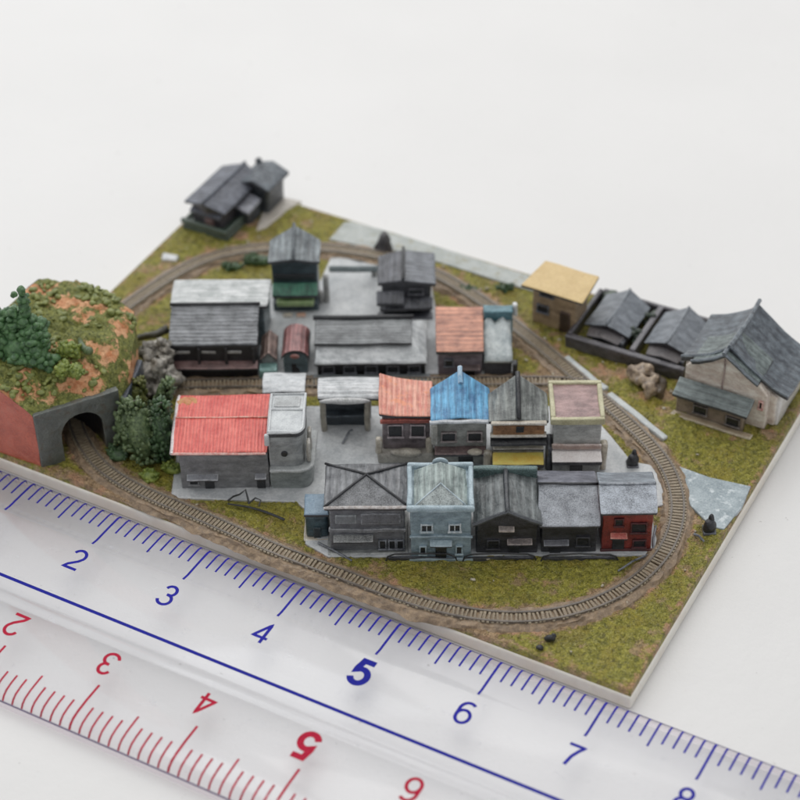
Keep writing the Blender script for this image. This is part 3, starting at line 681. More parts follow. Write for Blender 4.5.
# ================================================================ GROUND
def inpoly(x,y,P):
    c=False;n=len(P)
    for i in range(n):
        x1,y1=P[i];x2,y2=P[i-1]
        if (y1>y)!=(y2>y) and x<(x2-x1)*(y-y1)/(y2-y1)+x1: c=not c
    return c
T2=lambda L:[tuple(town(s,t).to_2d()) for s,t in L]
PAVE=[('pavement',T2([(2.2,-.79),(3.4,-.86),(3.52,-1.02),(3.5,-1.42),(3.72,-1.6),(6.72,-1.61),(6.75,-1.45),(6.72,-.97),(6.93,-.93),(6.87,-.4),(6.6,-.33),(6.45,.0),(6.2,.5),(2.2,.55)]),.012,m_pave),
 ('plaza',T2([(2.05,1.02),(5.55,1.02),(5.5,1.3),(5.3,1.72),(4.75,1.95),(4.68,2.62),(4.12,2.66),(4.12,2.98),(3.6,3.02),(3.5,2.6),(2.98,2.55),(2.95,2.15),(2.05,2.1)]),.012,m_pave),
 ('road',[tuple(at(x,y).to_2d()) for x,y in((329,240),(344,223),(352,222),(396,234),(500,267),(532,277),(534,292),(500,282),(440,263),(398,252),(372,249))],.014,paint((182,186,182),(150,156,150),edge=.2,k=.6,blotch=(148,144,120))),
 ('crossing_road',[tuple(at(x,y).to_2d()) for x,y in((679,467),(710,478),(751,487),(742,508),(724,530),(712,528),(690,506))],.014,paint((176,188,192),(136,150,156),edge=.2,k=.8,rough=.24,blotch=(214,222,224))),
 ('path',[tuple(at(x,y).to_2d()) for x,y in((262,214),(279,197),(302,202),(290,209),(266,228),(256,232))],.014,paint((204,198,188),(176,168,156),edge=.2))]
HILL=[(-.03,.1),(.95,.14),(1.45,.83),(1.38,1.15),(1.22,1.5),(1.0,1.8),(.6,1.92),(.2,1.9),(-.03,1.8)]
SPOTS=[(at(*p).to_2d(),k) for p,k in(((214,263),.2),((236,258),.18),((190,272),.14),((240,236),.16),((252,222),.16),((602,372),.2),((622,374),.16),((652,462),.16),((642,452),.14),((694,520),.14),((768,434),.14),((545,372),.16),((690,402),.12),((612,418),.16),((668,396),.12))]
def ground():
    X0,X1,Y0,Y1=-.03,7.142,.112,5.06; st=.021; nx=int((X1-X0)/st); ny=int((Y1-Y0)/st)
    grid={}
    for p in LOOP+STR:
        grid.setdefault((int(p.x*4),int(p.y*4)),[]).append(p)
    verts=[];soil=[]
    for j in range(ny+1):
        for i in range(nx+1):
            x=X0+(X1-X0)*i/nx;y=Y0+(Y1-Y0)*j/ny
            z=.02*noise.noise(Vector((x*4,y*4,0)))+.024*noise.noise(Vector((x*12,y*12,3)))+.016*noise.noise(Vector((x*32,y*32,7)))
            e=min(x-X0,X1-x,y-Y0,Y1-y); 
            w_=min(1,e/.12); z=z*w_+.004*(1-w_)
            d=9
            for a in range(int(x*4)-1,int(x*4)+2):
                for b in range(int(y*4)-1,int(y*4)+2):
                    for p in grid.get((a,b),()):
                        q=(p.x-x)**2+(p.y-y)**2
                        if q<d: d=q
            d=math.sqrt(d)
            if d<.16: z=min(z,0)-.0
            s=max(0,1-abs(d-.12)/.14)*.85
            front=max(0,1-(y-Y0)/.28)*(1 if 1.4<x<5.7 else max(0,1-abs(x-(1.4 if x<3 else 5.7))/.5))
            s=max(s,front*1.2)
            for q,rr in SPOTS: s=max(s,1.15-math.hypot(q.x-x,q.y-y)/rr)
            if e<.05: s=max(s,.5)
            for nm,P,_,_ in PAVE:
                if inpoly(x,y,P): z=-.012;s=1;break
            verts.append((x,y,z)); soil.append(min(1,s))
    faces=[(j*(nx+1)+i,j*(nx+1)+i+1,(j+1)*(nx+1)+i+1,(j+1)*(nx+1)+i) for j in range(ny) for i in range(nx)]
    ring=[i for i in range(nx+1)]+[j*(nx+1)+nx for j in range(1,ny+1)]+[ny*(nx+1)+i for i in range(nx-1,-1,-1)]+[j*(nx+1) for j in range(ny-1,0,-1)]
    b0=len(verts)
    for v_ in ring:
        x,y,z=verts[v_]; verts.append((x+(.012 if x>X1-.01 else -.012 if x<X0+.01 else 0),y+(.012 if y>Y1-.01 else -.012 if y<Y0+.01 else 0),-.07)); soil.append(.45)
    for q in range(len(ring)): faces.append((ring[q],b0+q,b0+(q+1)%len(ring),ring[(q+1)%len(ring)]))
    me=bpy.data.meshes.new('ground'); me.from_pydata(verts,[],faces)
    at_=me.attributes.new('soil','FLOAT','POINT'); at_.data.foreach_set('value',soil)
    for p in me.polygons: p.use_smooth=True
    m=NT('grass_ground'); v=m.coord()
    n1=m.noise(v,2.6,4,.6); n2=m.noise(v,16,4,.7); n3=m.noise(v,48,3,.7)
    g=m.mix(m.ramp(n2,.3,.7),lin((120,118,38)),lin((190,182,78)))
    g=m.mix(m.ramp(n1,.5,.6),g,lin((168,156,62)))
    g=m.mix(m.math('MULTIPLY',m.ramp(m.noise(m.coord((1,1,1),(0,0,2)),2.2,5,.7),.52,.6),.4),g,lin((134,116,58)))
    g=m.mix(m.math('MULTIPLY',m.ramp(n3,.55,.7),.6),g,lin((214,206,140)))
    g=m.mix(m.math('MULTIPLY',m.ramp(m.noise(v,34,3,.6),.6,.45),.0),g,lin((60,66,26)))
    g=m.mix(m.math('MULTIPLY',m.ramp(m.noise(v,20,3,.6),.48,.38),.5),g,lin((74,78,30)))
    so=m.mix(m.ramp(m.noise(v,14,4,.7),.38,.62),lin((150,122,90)),lin((208,176,138)))
    so=m.mix(m.ramp(m.noise(v,5,2),.5,.62),so,lin((204,158,124)))
    a=m.n('ShaderNodeAttribute',attribute_name='soil')
    f=m.ramp(m.math('ADD',a.outputs['Fac'],m.math('MULTIPLY',m.math('SUBTRACT',m.noise(v,9,4,.7),.5),1.9)),.42,.72)
    pat=m.ramp(m.noise(m.coord((1,1,1),(0,0,1)),3.1,5,.7),.56,.63)
    f=m.math('MAXIMUM',f,m.math('MULTIPLY',pat,.8))
    m.l(m.mix(f,g,so),m.b.inputs['Base Color']); m.b.inputs['Roughness'].default_value=.3; m.b.inputs['Specular IOR Level'].default_value=.6
    n=m.bump(m.noise(v,15,4,.62),.08); n=m.bump(m.noise(v,60,2,.6),.008,1,n); m.l(n,m.b.inputs['Normal'])
    me.materials.append(m.m); o=bpy.data.objects.new('ground',me); C.objects.link(o); o['kind']='structure'
    for nm,P,z,mat in PAVE:
        MB().prism(P,-.03,z).build(nm,mat,None,bev=.006,wob=0,kind='structure')
    # whitish gloss on the crossing road is painted as pale blotches; base board
    bb=NT('resin_board'); v=bb.coord()
    c=bb.mix(bb.ramp(bb.noise(v,3,4,.6),.4,.6),lin((240,236,226)),lin((232,224,212))); bb.l(c,bb.b.inputs['Base Color']); bb.b.inputs['Roughness'].default_value=.32
    bb.b.inputs['Subsurface Weight'].default_value=.15; bb.b.inputs['Subsurface Radius'].default_value=(.1,.08,.06)
    bb.l(bb.bump(bb.noise(v,9,3),.01),bb.b.inputs['Normal'])
    o=MB().box(-.055,7.165,.088,5.085,-.198,-.05).build('base_board',bb.m,None,bev=.014,wob=.002,seg=3)
    setp(o,'cream resin base board under the whole model town','base board')
ground()
# ================================================================ HILL, TUNNEL
def hill():
    t=thing('tunnel_hill','green and orange hill with red side wall and grey tunnel portal','hill',(0,0,0))
    pn=Vector((-.81,.587)); p0=Vector((.95,.14))
    poly=[Vector(p) for p in HILL]; per=[]
    for i in range(len(poly)):
        a,b=poly[i],poly[(i+1)%len(poly)]; k=max(1,int((b-a).length/.035))
        per+=[a.lerp(b,q/k) for q in range(k)]
    n=len(per); cen=Vector((.62,1.0)); RN=34
    def edist(p):
        m=9
        for i in range(1,len(poly)):
            a,b=poly[i],poly[(i+1)%len(poly)]
            if i in(1,len(poly)-1): continue
            d=b-a; u=max(0,min(1,(p-a).dot(d)/d.length_squared)); m=min(m,(p-a-d*u).length)
        return m
    def H(p):
        d=max(0,(p-p0).dot(pn)); e=edist(p)
        h=.63+.29*min(1,d/.42)**.8
        h-=.16*max(0,1-e/.2)**2
        fr=max(0,(p.y-.1)/.1)
        return h
    k=MB(); bm=k.bm; rings=[]
    for r in range(RN):
        f=1-r/RN; row=[]
        for i,p in enumerate(per):
            q=cen+(p-cen)*f; z=H(q)
            if r>0:
                w=min(1,r/3.); z+=w*(.04*noise.noise(Vector((q.x*5,q.y*5,1)))+.05*noise.noise(Vector((q.x*11,q.y*11,2)))+.028*noise.noise(Vector((q.x*30,q.y*30,5))))
            row.append(bm.verts.new((q.x,q.y,z)))
        rings.append(row)
    c=bm.verts.new((cen.x,cen.y,H(cen)))
    for r in range(RN-1):
        for i in range(n): bm.faces.new((rings[r][i],rings[r][(i+1)%n],rings[r+1][(i+1)%n],rings[r+1][i]))
    for i in range(n): bm.faces.new((rings[-1][i],rings[-1][(i+1)%n],c))
    m=NT('hill_turf'); v=m.coord(); n2=m.noise(v,20,4,.7)
    g=m.mix(m.ramp(n2,.35,.65),lin((78,88,34)),lin((150,152,76))); g=m.mix(m.math('MULTIPLY',m.ramp(m.noise(v,45,3,.7),.52,.68),.7),g,lin((178,178,106)))
    so=m.mix(m.ramp(m.noise(v,12,3,.6),.4,.6),lin((210,136,88)),lin((238,184,138)))
    f=m.ramp(m.noise(v,3.0,5,.66),.52,.56); m.l(m.mix(f,g,so),m.b.inputs['Base Color']); m.b.inputs['Roughness'].default_value=.5
    nn=m.bump(n2,.04); nn=m.bump(m.noise(v,60,3,.7),.015,1,nn); m.l(nn,m.b.inputs['Normal'])
    k.build('turf_top',m.m,t,bev=0,wob=0,smooth=True)
    k=MB()
    for _ in range(520):
        q=Vector((random.uniform(0,1.35),random.uniform(.15,1.85)))
        if not inpoly(q.x,q.y,HILL) or noise.noise(Vector((q.x*3.3,q.y*3.3,4)))<.0: continue
        k.ball((q.x,q.y,H(q)+.01+.03*noise.noise(Vector((q.x*5,q.y*5,1)))),random.uniform(.014,.036),2,(1.3,1,.8),Matrix.Rotation(random.uniform(0,3),4,'Z'))
    k.lumps(.02,26).build('moss',paint((152,158,82),(92,104,44),edge=0.,k=2.,rough=.45),t,bev=0,wob=0,smooth=True,kind='stuff')
    # side skirts
    red=paint((206,108,84),(172,84,66),'plain',edge=.2,k=.8,blotch=(196,112,92)); rock=m.m
    def skirt(i0,i1,name,mat):
        s=MB(); a=[]
        cnt=0
        for i in range(i0,i1+1):
            p=per[i%n]; z=rings_z[i%n]; col=[s.bm.verts.new((p.x,p.y,-.02+(z+.02)*j/8)) for j in range(9)]; a.append(col)
        for x,y in zip(a,a[1:]):
            for j in range(8): s.bm.faces.new((x[j],y[j],y[j+1],x[j+1]))
        s.build(name,mat,t,bev=0,wob=.01 if mat is rock else .004,smooth=True)
    rings_z=[H(p) for p in per]
    c1=next(i for i,p in enumerate(per) if (p-poly[1]).length<1e-6); c2=next(i for i,p in enumerate(per) if (p-poly[2]).length<1e-6)
    skirt(0,c1,'red_side_wall',red); skirt(c2,n,'rock_side',rock)
    # portal
    ang=math.atan2(.69,.5); L=math.hypot(.5,.69)
    M=Matrix.Translation((.95,.14,0))@Matrix.Rotation(ang,4,'Z')
    arc=[(.24,-.02),(.24,.15)]
    for q in range(0,13): a=math.pi-math.pi*q/12; arc.append((.45+.21*math.cos(a),.3+.21*math.sin(a)))
    arc+=[(.66,.15),(.66,-.02)]
    def outer(x,z,i,nn):
        if i<=2: return (0,max(z,-.02) if i<2 else .35)
        if i>=nn-3: return (L,max(z,-.02) if i>nn-3 else .35)
        f=(i-2)/(nn-5); return (L*f,.655)
    for th,nm in ((0,'portal'),):
        s=MB(); nn=len(arc); A=[];B=[]
        oo=[outer(x,z,i,nn) for i,(x,z) in enumerate(arc)]; oo[3]=(0,.655); oo[-4]=(L,.655)
        def vv(x,z,y): return s.bm.verts.new(M@Vector((x,y,z)))
        fi=[vv(x,z,-.02) for x,z in arc]; fo=[vv(x,z,-.02) for x,z in oo]; bi=[vv(x,z,.05) for x,z in arc]; bo=[vv(x,z,.05) for x,z in oo]
        for i in range(nn-1):
            s.bm.faces.new((fi[i],fi[i+1],fo[i+1],fo[i])); s.bm.faces.new((bi[i+1],bi[i],bo[i],bo[i+1]))
            s.bm.faces.new((fi[i+1],fi[i],bi[i],bi[i+1])); s.bm.faces.new((fo[i],fo[i+1],bo[i+1],bo[i]))
        for i in (0,nn-1): s.bm.faces.new((fi[i],fo[i],bo[i],bi[i]))
        s.build('portal',paint((104,108,102),(80,84,80),'plain',edge=.3,blotch=(90,84,72)),t,bev=.006,wob=.003)
    s=MB(); cols=[]
    for q in range(9):
        y=.03+q*.09; cols.append([s.bm.verts.new(M@Vector((x-q*q*.006,y,z))) for x,z in arc])
    for a,b in zip(cols,cols[1:]):
        for i in range(len(arc)-1): s.bm.faces.new((a[i],a[i+1],b[i+1],b[i]))
    s.bm.faces.new(cols[-1]); s.build('tunnel_lining',m_black,t,bev=0,wob=0)
    w=thing('retaining_wall','dark blue grey slab wall between the hill and the rocks','wall',(1.46,.87,0),R(108))
    MB().box(0,.62,-.03,.03,-.01,.5).build('slab',paint((52,60,72),(36,42,52),'brush'),w,bev=.01)
hill()
# ================================================================ PLANTS
def leafy(k,c,r,n,lump,sz=(1,1,1)):
    c=Vector(c)
    for i in range(n):
        d=Vector((random.gauss(0,1),random.gauss(0,1),random.gauss(0,1))).normalized()
        p=c+Vector((d.x*r*sz[0],d.y*r*sz[1],d.z*r*sz[2]))*random.uniform(.75,1.05)
        rot=d.to_track_quat('Z','Y').to_matrix().to_4x4()
        k.ball(p,lump*random.uniform(.6,1.2),1 if lump<.03 else 2,(1,.8,random.uniform(.8,1.6)),rot)
def plants():
    dg=paint((104,146,92),(44,82,46),edge=0.,k=2.5,rough=.35); yg=paint((154,168,72),(96,116,44),edge=0.,k=2.5,rough=.4)
    trunk=paint((70,58,46),(46,38,32),edge=0.)
    p=at(20,356,.9)
    t=thing('hill_tree','dark green rounded tree with a pointed top standing on the tunnel hill','tree',(p.x,p.y,.84))
    MB().tube([(0,0,0),(.0,.02,.1),(.0,.05,.2)],.05,7,.02).build('trunk',trunk,t,bev=0)
    k=MB()
    for c,r in (((0,.0,.14),.19),((-.2,.0,.18),.18),((.19,.03,.1),.15),((.1,.1,.3),.14),((-.2,.1,.34),.15),((.17,.05,.24),.11),((-.06,.1,.42),.11)):
        k.ball(c,r*.8,3); leafy(k,c,r,50,.046)
    for z,r in ((.5,.07),(.58,.06),(.66,.055)):
        k.ball((.03,.14,z),r*.9,2); leafy(k,(.03,.14,z),r,10,.024)
    k.ball((.03,.14,.76),.045,3,(.9,.9,1.3)); k.ball((-.07,.14,.68),.032,3)
    k.lumps(.015,30).build('crown',dg,t,bev=0,wob=0,smooth=True)
    for px,py,lab,nn in((68,352,'yellow green bush on the hill beside the dark tree',3),(70,370,'low yellow green bush just above the tunnel portal',2)):
        p=at(px,py,.95); t=thing('hill_bush',lab,'bush',(p.x,p.y,.9)); k=MB()
        for i in range(nn): c=(random.uniform(-.08,.08),random.uniform(-.04,.04),.03+random.uniform(0,.05)); k.ball(c,.07,3); leafy(k,c,.075,30,.025)
        k.lumps(.015,30).build('foliage',yg,t,bev=0,smooth=True)
    p=at(84,350,.95); t=thing('fallen_log','green mossy log pointing up from the hill top','log',(p.x,p.y,.93))
    MB().tube([(-.12,.1,.04),(-.05,.03,.06),(.02,-.02,.06),(.07,-.03,.06)],.022,9,.04).ball((.08,-.03,.06),.045,2).build('log',paint((96,116,70),(56,74,42),edge=.2),t,bev=0,smooth=True)
    # conifers beside the portal
    gg=paint((138,158,108),(46,72,40),edge=0.,k=3.,rough=.35); g3=paint((92,124,78),(40,64,40),edge=0.,k=3.,rough=.35)
    def conifer(px,py,h,r,lean,lab,mat,dens=1.):
        p=at(px,py); t=thing('conifer_shrub',lab,'shrub',(p.x,p.y,0),0,'shrubs beside the tunnel'); lx,ly=lean
        MB().tube([(0,0,0),(lx*.5,ly*.5,h*.5),(lx,ly,h*.95)],.03,6,.012).build('trunk',trunk,t,bev=0); k=MB()
        n=int(110*dens*h/.4)
        for i in range(n):
            f=random.random(); a=random.uniform(0,6.28); rr=r*(1-f*.6)*random.uniform(.5,1.05)*min(1,.5+f*3)
            rot=Matrix.Rotation(a,4,'Z')@Matrix.Rotation(R(random.uniform(20,65)),4,'Y')
            k.ball((lx*f+rr*math.cos(a),ly*f+rr*math.sin(a),h*(.08+.9*f)),random.uniform(.02,.036),1,(.85,.75,random.uniform(1.1,2.0)),rot)
        k.ball((lx*.45,ly*.45,h*.42),r*.62,3,(1,1,h/(2.2*r*.62)));
        k.lumps(.012,30).build('foliage',mat,t,bev=0,smooth=True)
    conifer(146,464,.72,.19,(-.12,.1),'tall pale tipped conifer nearest the tunnel mouth',gg)
    conifer(164,462,.72,.15,(-.02,.08),'dark upright conifer against the red roofed hall',g3)
    conifer(130,450,.56,.18,(-.02,.05),'bushy grey green conifer just right of the tunnel portal',gg)
    conifer(158,425,.6,.12,(.16,.04),'leaning narrow conifer whose pale tip points at the station house',gg)
    conifer(138,425,.52,.15,(.0,.1),'olive conifer behind the others near the dark slab wall',paint((132,136,70),(70,80,36),edge=0.,k=3.))
    p=at(150,452); t=thing('undergrowth','dense dark green undergrowth filling the gap between tunnel portal and red roofed hall','undergrowth',(p.x,p.y,0)); t.rotation_euler=(0,0,TA); k=MB()
    for c,r_ in (((-.1,.05,.1),.13),((.08,.02,.1),.13),((-.02,.22,.14),.14),((.12,.2,.1),.12),((.0,.4,.12),.12),((-.14,.24,.1),.12)): k.ball(c,r_*.8,3); leafy(k,c,r_,55,.03)
    k.lumps(.012,28).build('foliage',paint((86,108,62),(34,54,32),edge=0.,k=3.,rough=.35),t,bev=0,smooth=True,kind='stuff')
    for px,py,r,lab in((118,456,.09,'low olive tuft at the foot of the tunnel portal'),(150,478,.07,'small grass tuft below the conifers'),(172,470,.08,'dark green tuft at the corner of the red roofed hall')):
        p=at(px,py); t=thing('grass_tuft',lab,'plant',(p.x,p.y,0),0,'tufts beside the tunnel'); k=MB()
        k.ball((0,0,.03),r,3,(1.3,1,.7)); leafy(k,(0,0,.04),r,40,.022,(1.3,1,.8)); k.lumps(.012,30).build('foliage',yg if r<.085 else g3,t,bev=0,smooth=True)
    # grey rocks
    p=at(156,395); t=thing('grey_rocks','tall grey weathered rock outcrop between the hill and the station house','rocks',(p.x,p.y,0)); k=MB()
    for c,r,s in (((0,.1,.17),.17,(1,.9,1.4)),((-.16,.24,.24),.13,(1,1,1.4)),((.1,.0,.12),.11,(1,1,1.4)),((-.05,.22,.36),.09,(1,1,1.1)),((.02,-.06,.1),.11,(1,1,1))): k.ball(c,r,4,s)
    k.lumps(.16,8).lumps(.09,17).lumps(.05,34).build('boulders',paint((204,198,186),(112,108,100),edge=0.,k=2.2),t,bev=0,smooth=True)
    p=at(152,343); t=thing('fallen_branch','dark fallen branch above the grey rocks','branch',(p.x,p.y,0))
    MB().tube([(-.14,-.08,.05),(-.05,.0,.08),(.04,.05,.1),(.12,.14,.14)],.03,7,.045).lumps(.02,20).build('branch',paint((84,82,66),(54,52,42),edge=0.),t,bev=0,smooth=True)
    # small bushes at the far side of the loop
    for px,py,s,lab in((258,262,.1,'dark low hedge between the loop and the tall shop'),(232,268,.07,'small dark bush inside the back left bend'),(467,291,.06,'dark bush beside the back track right of the stepped house'),(505,290,.06,'dark bush outside the back track near the board edge')):
        p=at(px,py); t=thing('small_bush',lab,'bush',(p.x,p.y,0),TA); k=MB(); k.ball((0,0,.02),s,3,(1.6,.7,.6)); leafy(k,(0,0,.03),s,30,.022,(1.6,.7,.7)); k.lumps(.012,28).build('foliage',g3,t,bev=0,smooth=True)
    # black rounded figures
    for px,py,lab,h in((632,465,'black domed post standing beside the pavement near the red house',.13),(709,531,'black rounded marker stone at the end of the crossing road',.14)):
        p=at(px,py); t=thing('marker_post',lab,'post',(p.x,p.y,0),TA); k=MB(); k.ball((0,0,h*.45),.06,3,(1,1,1.25)); k.ball((.015,.02,h*.9),.04,3,(.7,.7,1.5)); k.lumps(.01,20).build('stone',m_black,t,bev=0,smooth=True)
        MB().box(-.06,.06,-.06,.06,-.01,.025).build('plinth',m_darkwall,t)
    p=at(545,645); t=thing('black_lumps','two tiny black figures lying on the grass outside the front bend','figurine',(p.x,p.y,0),TA)
    MB().ball((.04,.05,.03),.04,2,(1.2,.8,.9)).ball((.075,.07,.05),.022,2).lumps(.01,25).build('upper_lump',m_black,t,bev=0,smooth=True); MB().ball((-.05,-.05,.02),.032,2,(1.3,.8,.8)).lumps(.01,25).build('lower_lump',m_black,t,bev=0,smooth=True)
    p=at(170,259); t=thing('flat_stone','pale square stone on the grass outside the back left bend','stone',(p.x,p.y,0),.3)
    MB().box(-.09,.09,-.06,.06,-.01,.035).build('stone',m_white,t,bev=.015,wob=.01)
    # little pale lumps standing in for gloss highlights on the grass
    m_st=paint((210,202,180),(160,150,130),edge=0.)
    k=MB()
    for i in range(150):
        x=random.uniform(.1,7);y=random.uniform(.25,4.9)
        if any(inpoly(x,y,P[1]) for P in PAVE) or inpoly(x,y,HILL): continue
        k.ball((x,y,.012),random.uniform(.008,.02),1,(1.4,1,.7),Matrix.Rotation(random.uniform(0,3),4,'Z'))
    o=k.lumps(.01,60).build('gloss_specks',m_st,None,bev=0,smooth=True,kind='stuff')
    setp(o,'pale specks imitating glossy highlights scattered over the painted grass','gloss_specks')
    # white kerbs
    for (a,b,lab) in (((565,360),(605,392),'white concrete strip beside the right bend, upper of two'),((608,396),(665,441),'white concrete strip beside the right bend, lower and longer of two')):
        A=at(*a);B=at(*b); d=B-A; t=thing('concrete_strip',lab,'kerb',(A.x,A.y,0),math.atan2(d.y,d.x),'concrete strips beside the track')
        MB().box(0,d.length,-.03,.045,-.02,.045).build('strip',paint((202,206,204),(174,180,180),edge=.3),t,bev=.01)
    # black railings in front
    for (x0,x1,y,lab) in ((386,457,561,'black low railing in front of the pale blue house'),(463,536,561,'black low railing in front of the black ridged house'),(541,618,561,'black low railing in front of the low black house and red house')):
        a=at(x0,y);b=at(x1,y-1); W=(b-a).dot(U); t=thing('railing',lab,'railing',(a.x,a.y,0),TA,'railings along the front pavement')
        MB().tube([(0,0,0),(.02,0,.06),(.08,0,.085),(W*.5,0,.095),(W-.08,0,.08),(W-.02,0,.05),(W,0,0)],.009,6).build('rail',m_black,t,bev=0)
        MB().tube([(.01,.0,.03),(W*.5,0,.04),(W-.02,0,.02)],.006,6).build('lower_rail',m_black,t,bev=0)
        k=MB(); k.box(.02,W-.02,.01,.035,-.02,.03); k.build('kerb',m_darkwall,t,bev=.006)
    p=at(228,503); t=thing('broken_fence','twisted black wire fence lying on the grass below the red roofed hall','fence',(p.x,p.y,.02),TA)
    MB().tube([(0,.0,.01),(.06,.03,.04),(.12,.0,.09),(.17,.03,.12),(.19,-.02,.06),(.2,-.06,.02)],.009,6).build('wire_loop',m_black,t,bev=0)
    MB().tube([(.2,-.06,.02),(.27,-.03,.07),(.32,-.04,.05),(.3,-.09,.02)],.008,6).build('wire_loop',m_black,t,bev=0)
    MB().tube([(.0,-.04,.01),(.2,-.1,.02),(.36,-.17,.03),(.55,-.27,.01)],.009,6,.014).build('bar',m_black,t,bev=0)
    for x0,y0,x1,y1,lab in((655,528,653,552,'thin dark post leaning at the right corner of the red house'),(618,573,648,556,'dark twig on the grass inside the front right bend'),(318,545,352,562,'dark thin edging on the grass by the hipped grey house'),(694,536,704,542,'dark twig outside the right bend')):
        a=at(x0,y0);b=at(x1,y1); t=thing('thin_twig',lab,'twig',(b.x,b.y,0)); d=a-b
        MB().tube([(0,0,.01),(d.x*.5,d.y*.5,.04),(d.x,d.y,.03)],.011,6).build('stem',m_lattice,t,bev=0)
plants()
# ================================================================ RULER
def ruler():
    t=thing('clear_ruler','clear plastic ruler with blue and red scales in front of the model','ruler',(0,0,0))
    XA,XB=-.7,15.7
    prof=[(.0,-.196),(.0,-.125),(-.018,-.088),(-.05,-.052),(-.1,-.034),(-.25,-.026),(-.44,-.02),(-.49,-.014),(-.53,-.001),(-.57,.0),(-1.33,.0),(-1.345,-.012),(-1.375,-.012),(-1.39,.0),(-1.47,.0),(-1.48,-.009),(-1.5,-.009),(-1.51,.0),(-2.12,.0),(-2.27,-.012),(-2.34,-.032),(-2.375,-.06),(-2.40,-.1),(-2.40,-.196)]
    def zt(y):
        if -1.6<y<-1.1: return 0
        for (a,z0),(b,z1) in zip(prof[1:],prof[2:]):
            if b<=y<=a: return z0+(z1-z0)*(y-a)/(b-a)
        return 0
    m=NT('clear_acrylic'); m.t.nodes.remove(m.b)
    tr=m.n('ShaderNodeBsdfTransparent'); tr.inputs[0].default_value=(.99,.99,.995,1); gl=m.n('ShaderNodeBsdfGlossy'); gl.inputs['Roughness'].default_value=.13
    v=m.coord(kind='Object'); nb=m.bump(m.noise(v,1.2,2,.5),.004,.3); m.l(nb,gl.inputs['Normal'])
    fr=m.n('ShaderNodeFresnel'); fr.inputs[0].default_value=1.4; ge=m.n('ShaderNodeNewGeometry'); mx=m.n('ShaderNodeMixShader'); m.l(m.math('MULTIPLY',fr.outputs[0],m.math('SUBTRACT',1.,ge.outputs['Backfacing'])),mx.inputs[0]); m.l(tr.outputs[0],mx.inputs[1]); m.l(gl.outputs[0],mx.inputs[2])
    # faint scratches and dust, whitened to paint in glint and lost brightness
    df=m.n('ShaderNodeBsdfDiffuse'); df.inputs[0].default_value=(.86,.86,.9,1); mx2=m.n('ShaderNodeMixShader')
    m.l(m.math('ADD',m.math('MULTIPLY',m.ramp(m.noise(v,5,6,.75),.6,.75),.22),.02),mx2.inputs[0]); m.l(mx.outputs[0],mx2.inputs[1]); m.l(df.outputs[0],mx2.inputs[2]); m.l(mx2.outputs[0],m.out.inputs[0])
    ms=NT('acrylic_edge'); ms.t.nodes.remove(ms.b)
    tr=ms.n('ShaderNodeBsdfTransparent'); tr.inputs[0].default_value=(.97,.94,.96,1); d2=ms.n('ShaderNodeBsdfDiffuse'); d2.inputs[0].default_value=(.9,.82,.86,1); x=ms.n('ShaderNodeMixShader'); x.inputs[0].default_value=.45
    ms.l(tr.outputs[0],x.inputs[1]); ms.l(d2.outputs[0],x.inputs[2]); ms.l(x.outputs[0],ms.out.inputs[0])
    k=MB(); a=[k.bm.verts.new((XA,y,z)) for y,z in prof]; b=[k.bm.verts.new((XB,y,z)) for y,z in prof]; n=len(prof)
    for i in range(n):
        f=k.bm.faces.new((a[i],a[(i+1)%n],b[(i+1)%n],b[i]))
        f.material_index=1 if i in(0,n-2) else 0; f.smooth= i not in (0,n-2,n-1)
    k.bm.faces.new(a[::-1]); k.bm.faces.new(b)
    me=bpy.data.meshes.new('body'); bmesh.ops.recalc_face_normals(k.bm,faces=k.bm.faces); k.bm.to_mesh(me); k.bm.free(); me.materials.append(m.m); me.materials.append(ms.m)
    o=bpy.data.objects.new('body',me); C.objects.link(o); o.parent=t
    def ink(c,r=.4):
        q=NT('ink'); v=q.coord(); q.l(q.mix(q.ramp(q.noise(v,30,3),.3,.7),lin(c),lin(tuple(int(x*.85) for x in c))),q.b.inputs['Base Color']); q.b.inputs['Roughness'].default_value=r; q.b.inputs['Specular IOR Level'].default_value=.15; return q.m
    blue=ink((34,32,158),.6); red=ink((186,22,58),.6); lineb=ink((22,28,150),.6); 
    def scale(name,mat,side,off,lens):
        k=MB()
        for i in range(-3 if side>0 else -3,156):
            x=i/10+off
            if x<XA+.05 or x>XB-.05: continue
            L=lens[0] if i%10==0 else lens[1] if i%5==0 else lens[2]; w=.0115 if i%10==0 else .0095
            ys=[-.008,-.018,-.05,-.1,-.25,-.44] if side>0 else [-2.399,-2.375,-2.33,-2.25,-2.12]
            e=-L if side>0 else -2.40+L
            ys=[y for y in ys if (y>e if side>0 else y<e)]
            if side>0 and e<-.53: ys+=[-.49,-.53]
            ys.append(e); prev=None
            for y in ys:
                p=(k.bm.verts.new((x-w,y,zt(y)+.0025)),k.bm.verts.new((x+w,y,zt(y)+.0025)))
                if prev: k.bm.faces.new((prev[0],prev[1],p[1],p[0]))
                prev=p
        return k.build(name,mat,t,bev=0,wob=0)
    for nm,y0,z0,y1,z1,c in (('lower_edge_line',-2.399,-.098,-2.403,-.118,(128,118,150)),('upper_edge_line',.003,-.125,.001,-.105,(176,170,190))):
        k=MB(); k.bm.faces.new([k.bm.verts.new(p) for p in((XA+.01,y0,z0),(XB-.01,y0,z0),(XB-.01,y1,z1),(XA+.01,y1,z1))]); k.build(nm,ink(c),t,bev=0,wob=0)
    scale('blue_scale',blue,1,0,(.515,.36,.285)); scale('red_scale',red,-1,.06,(.47,.33,.235))
    k=MB()
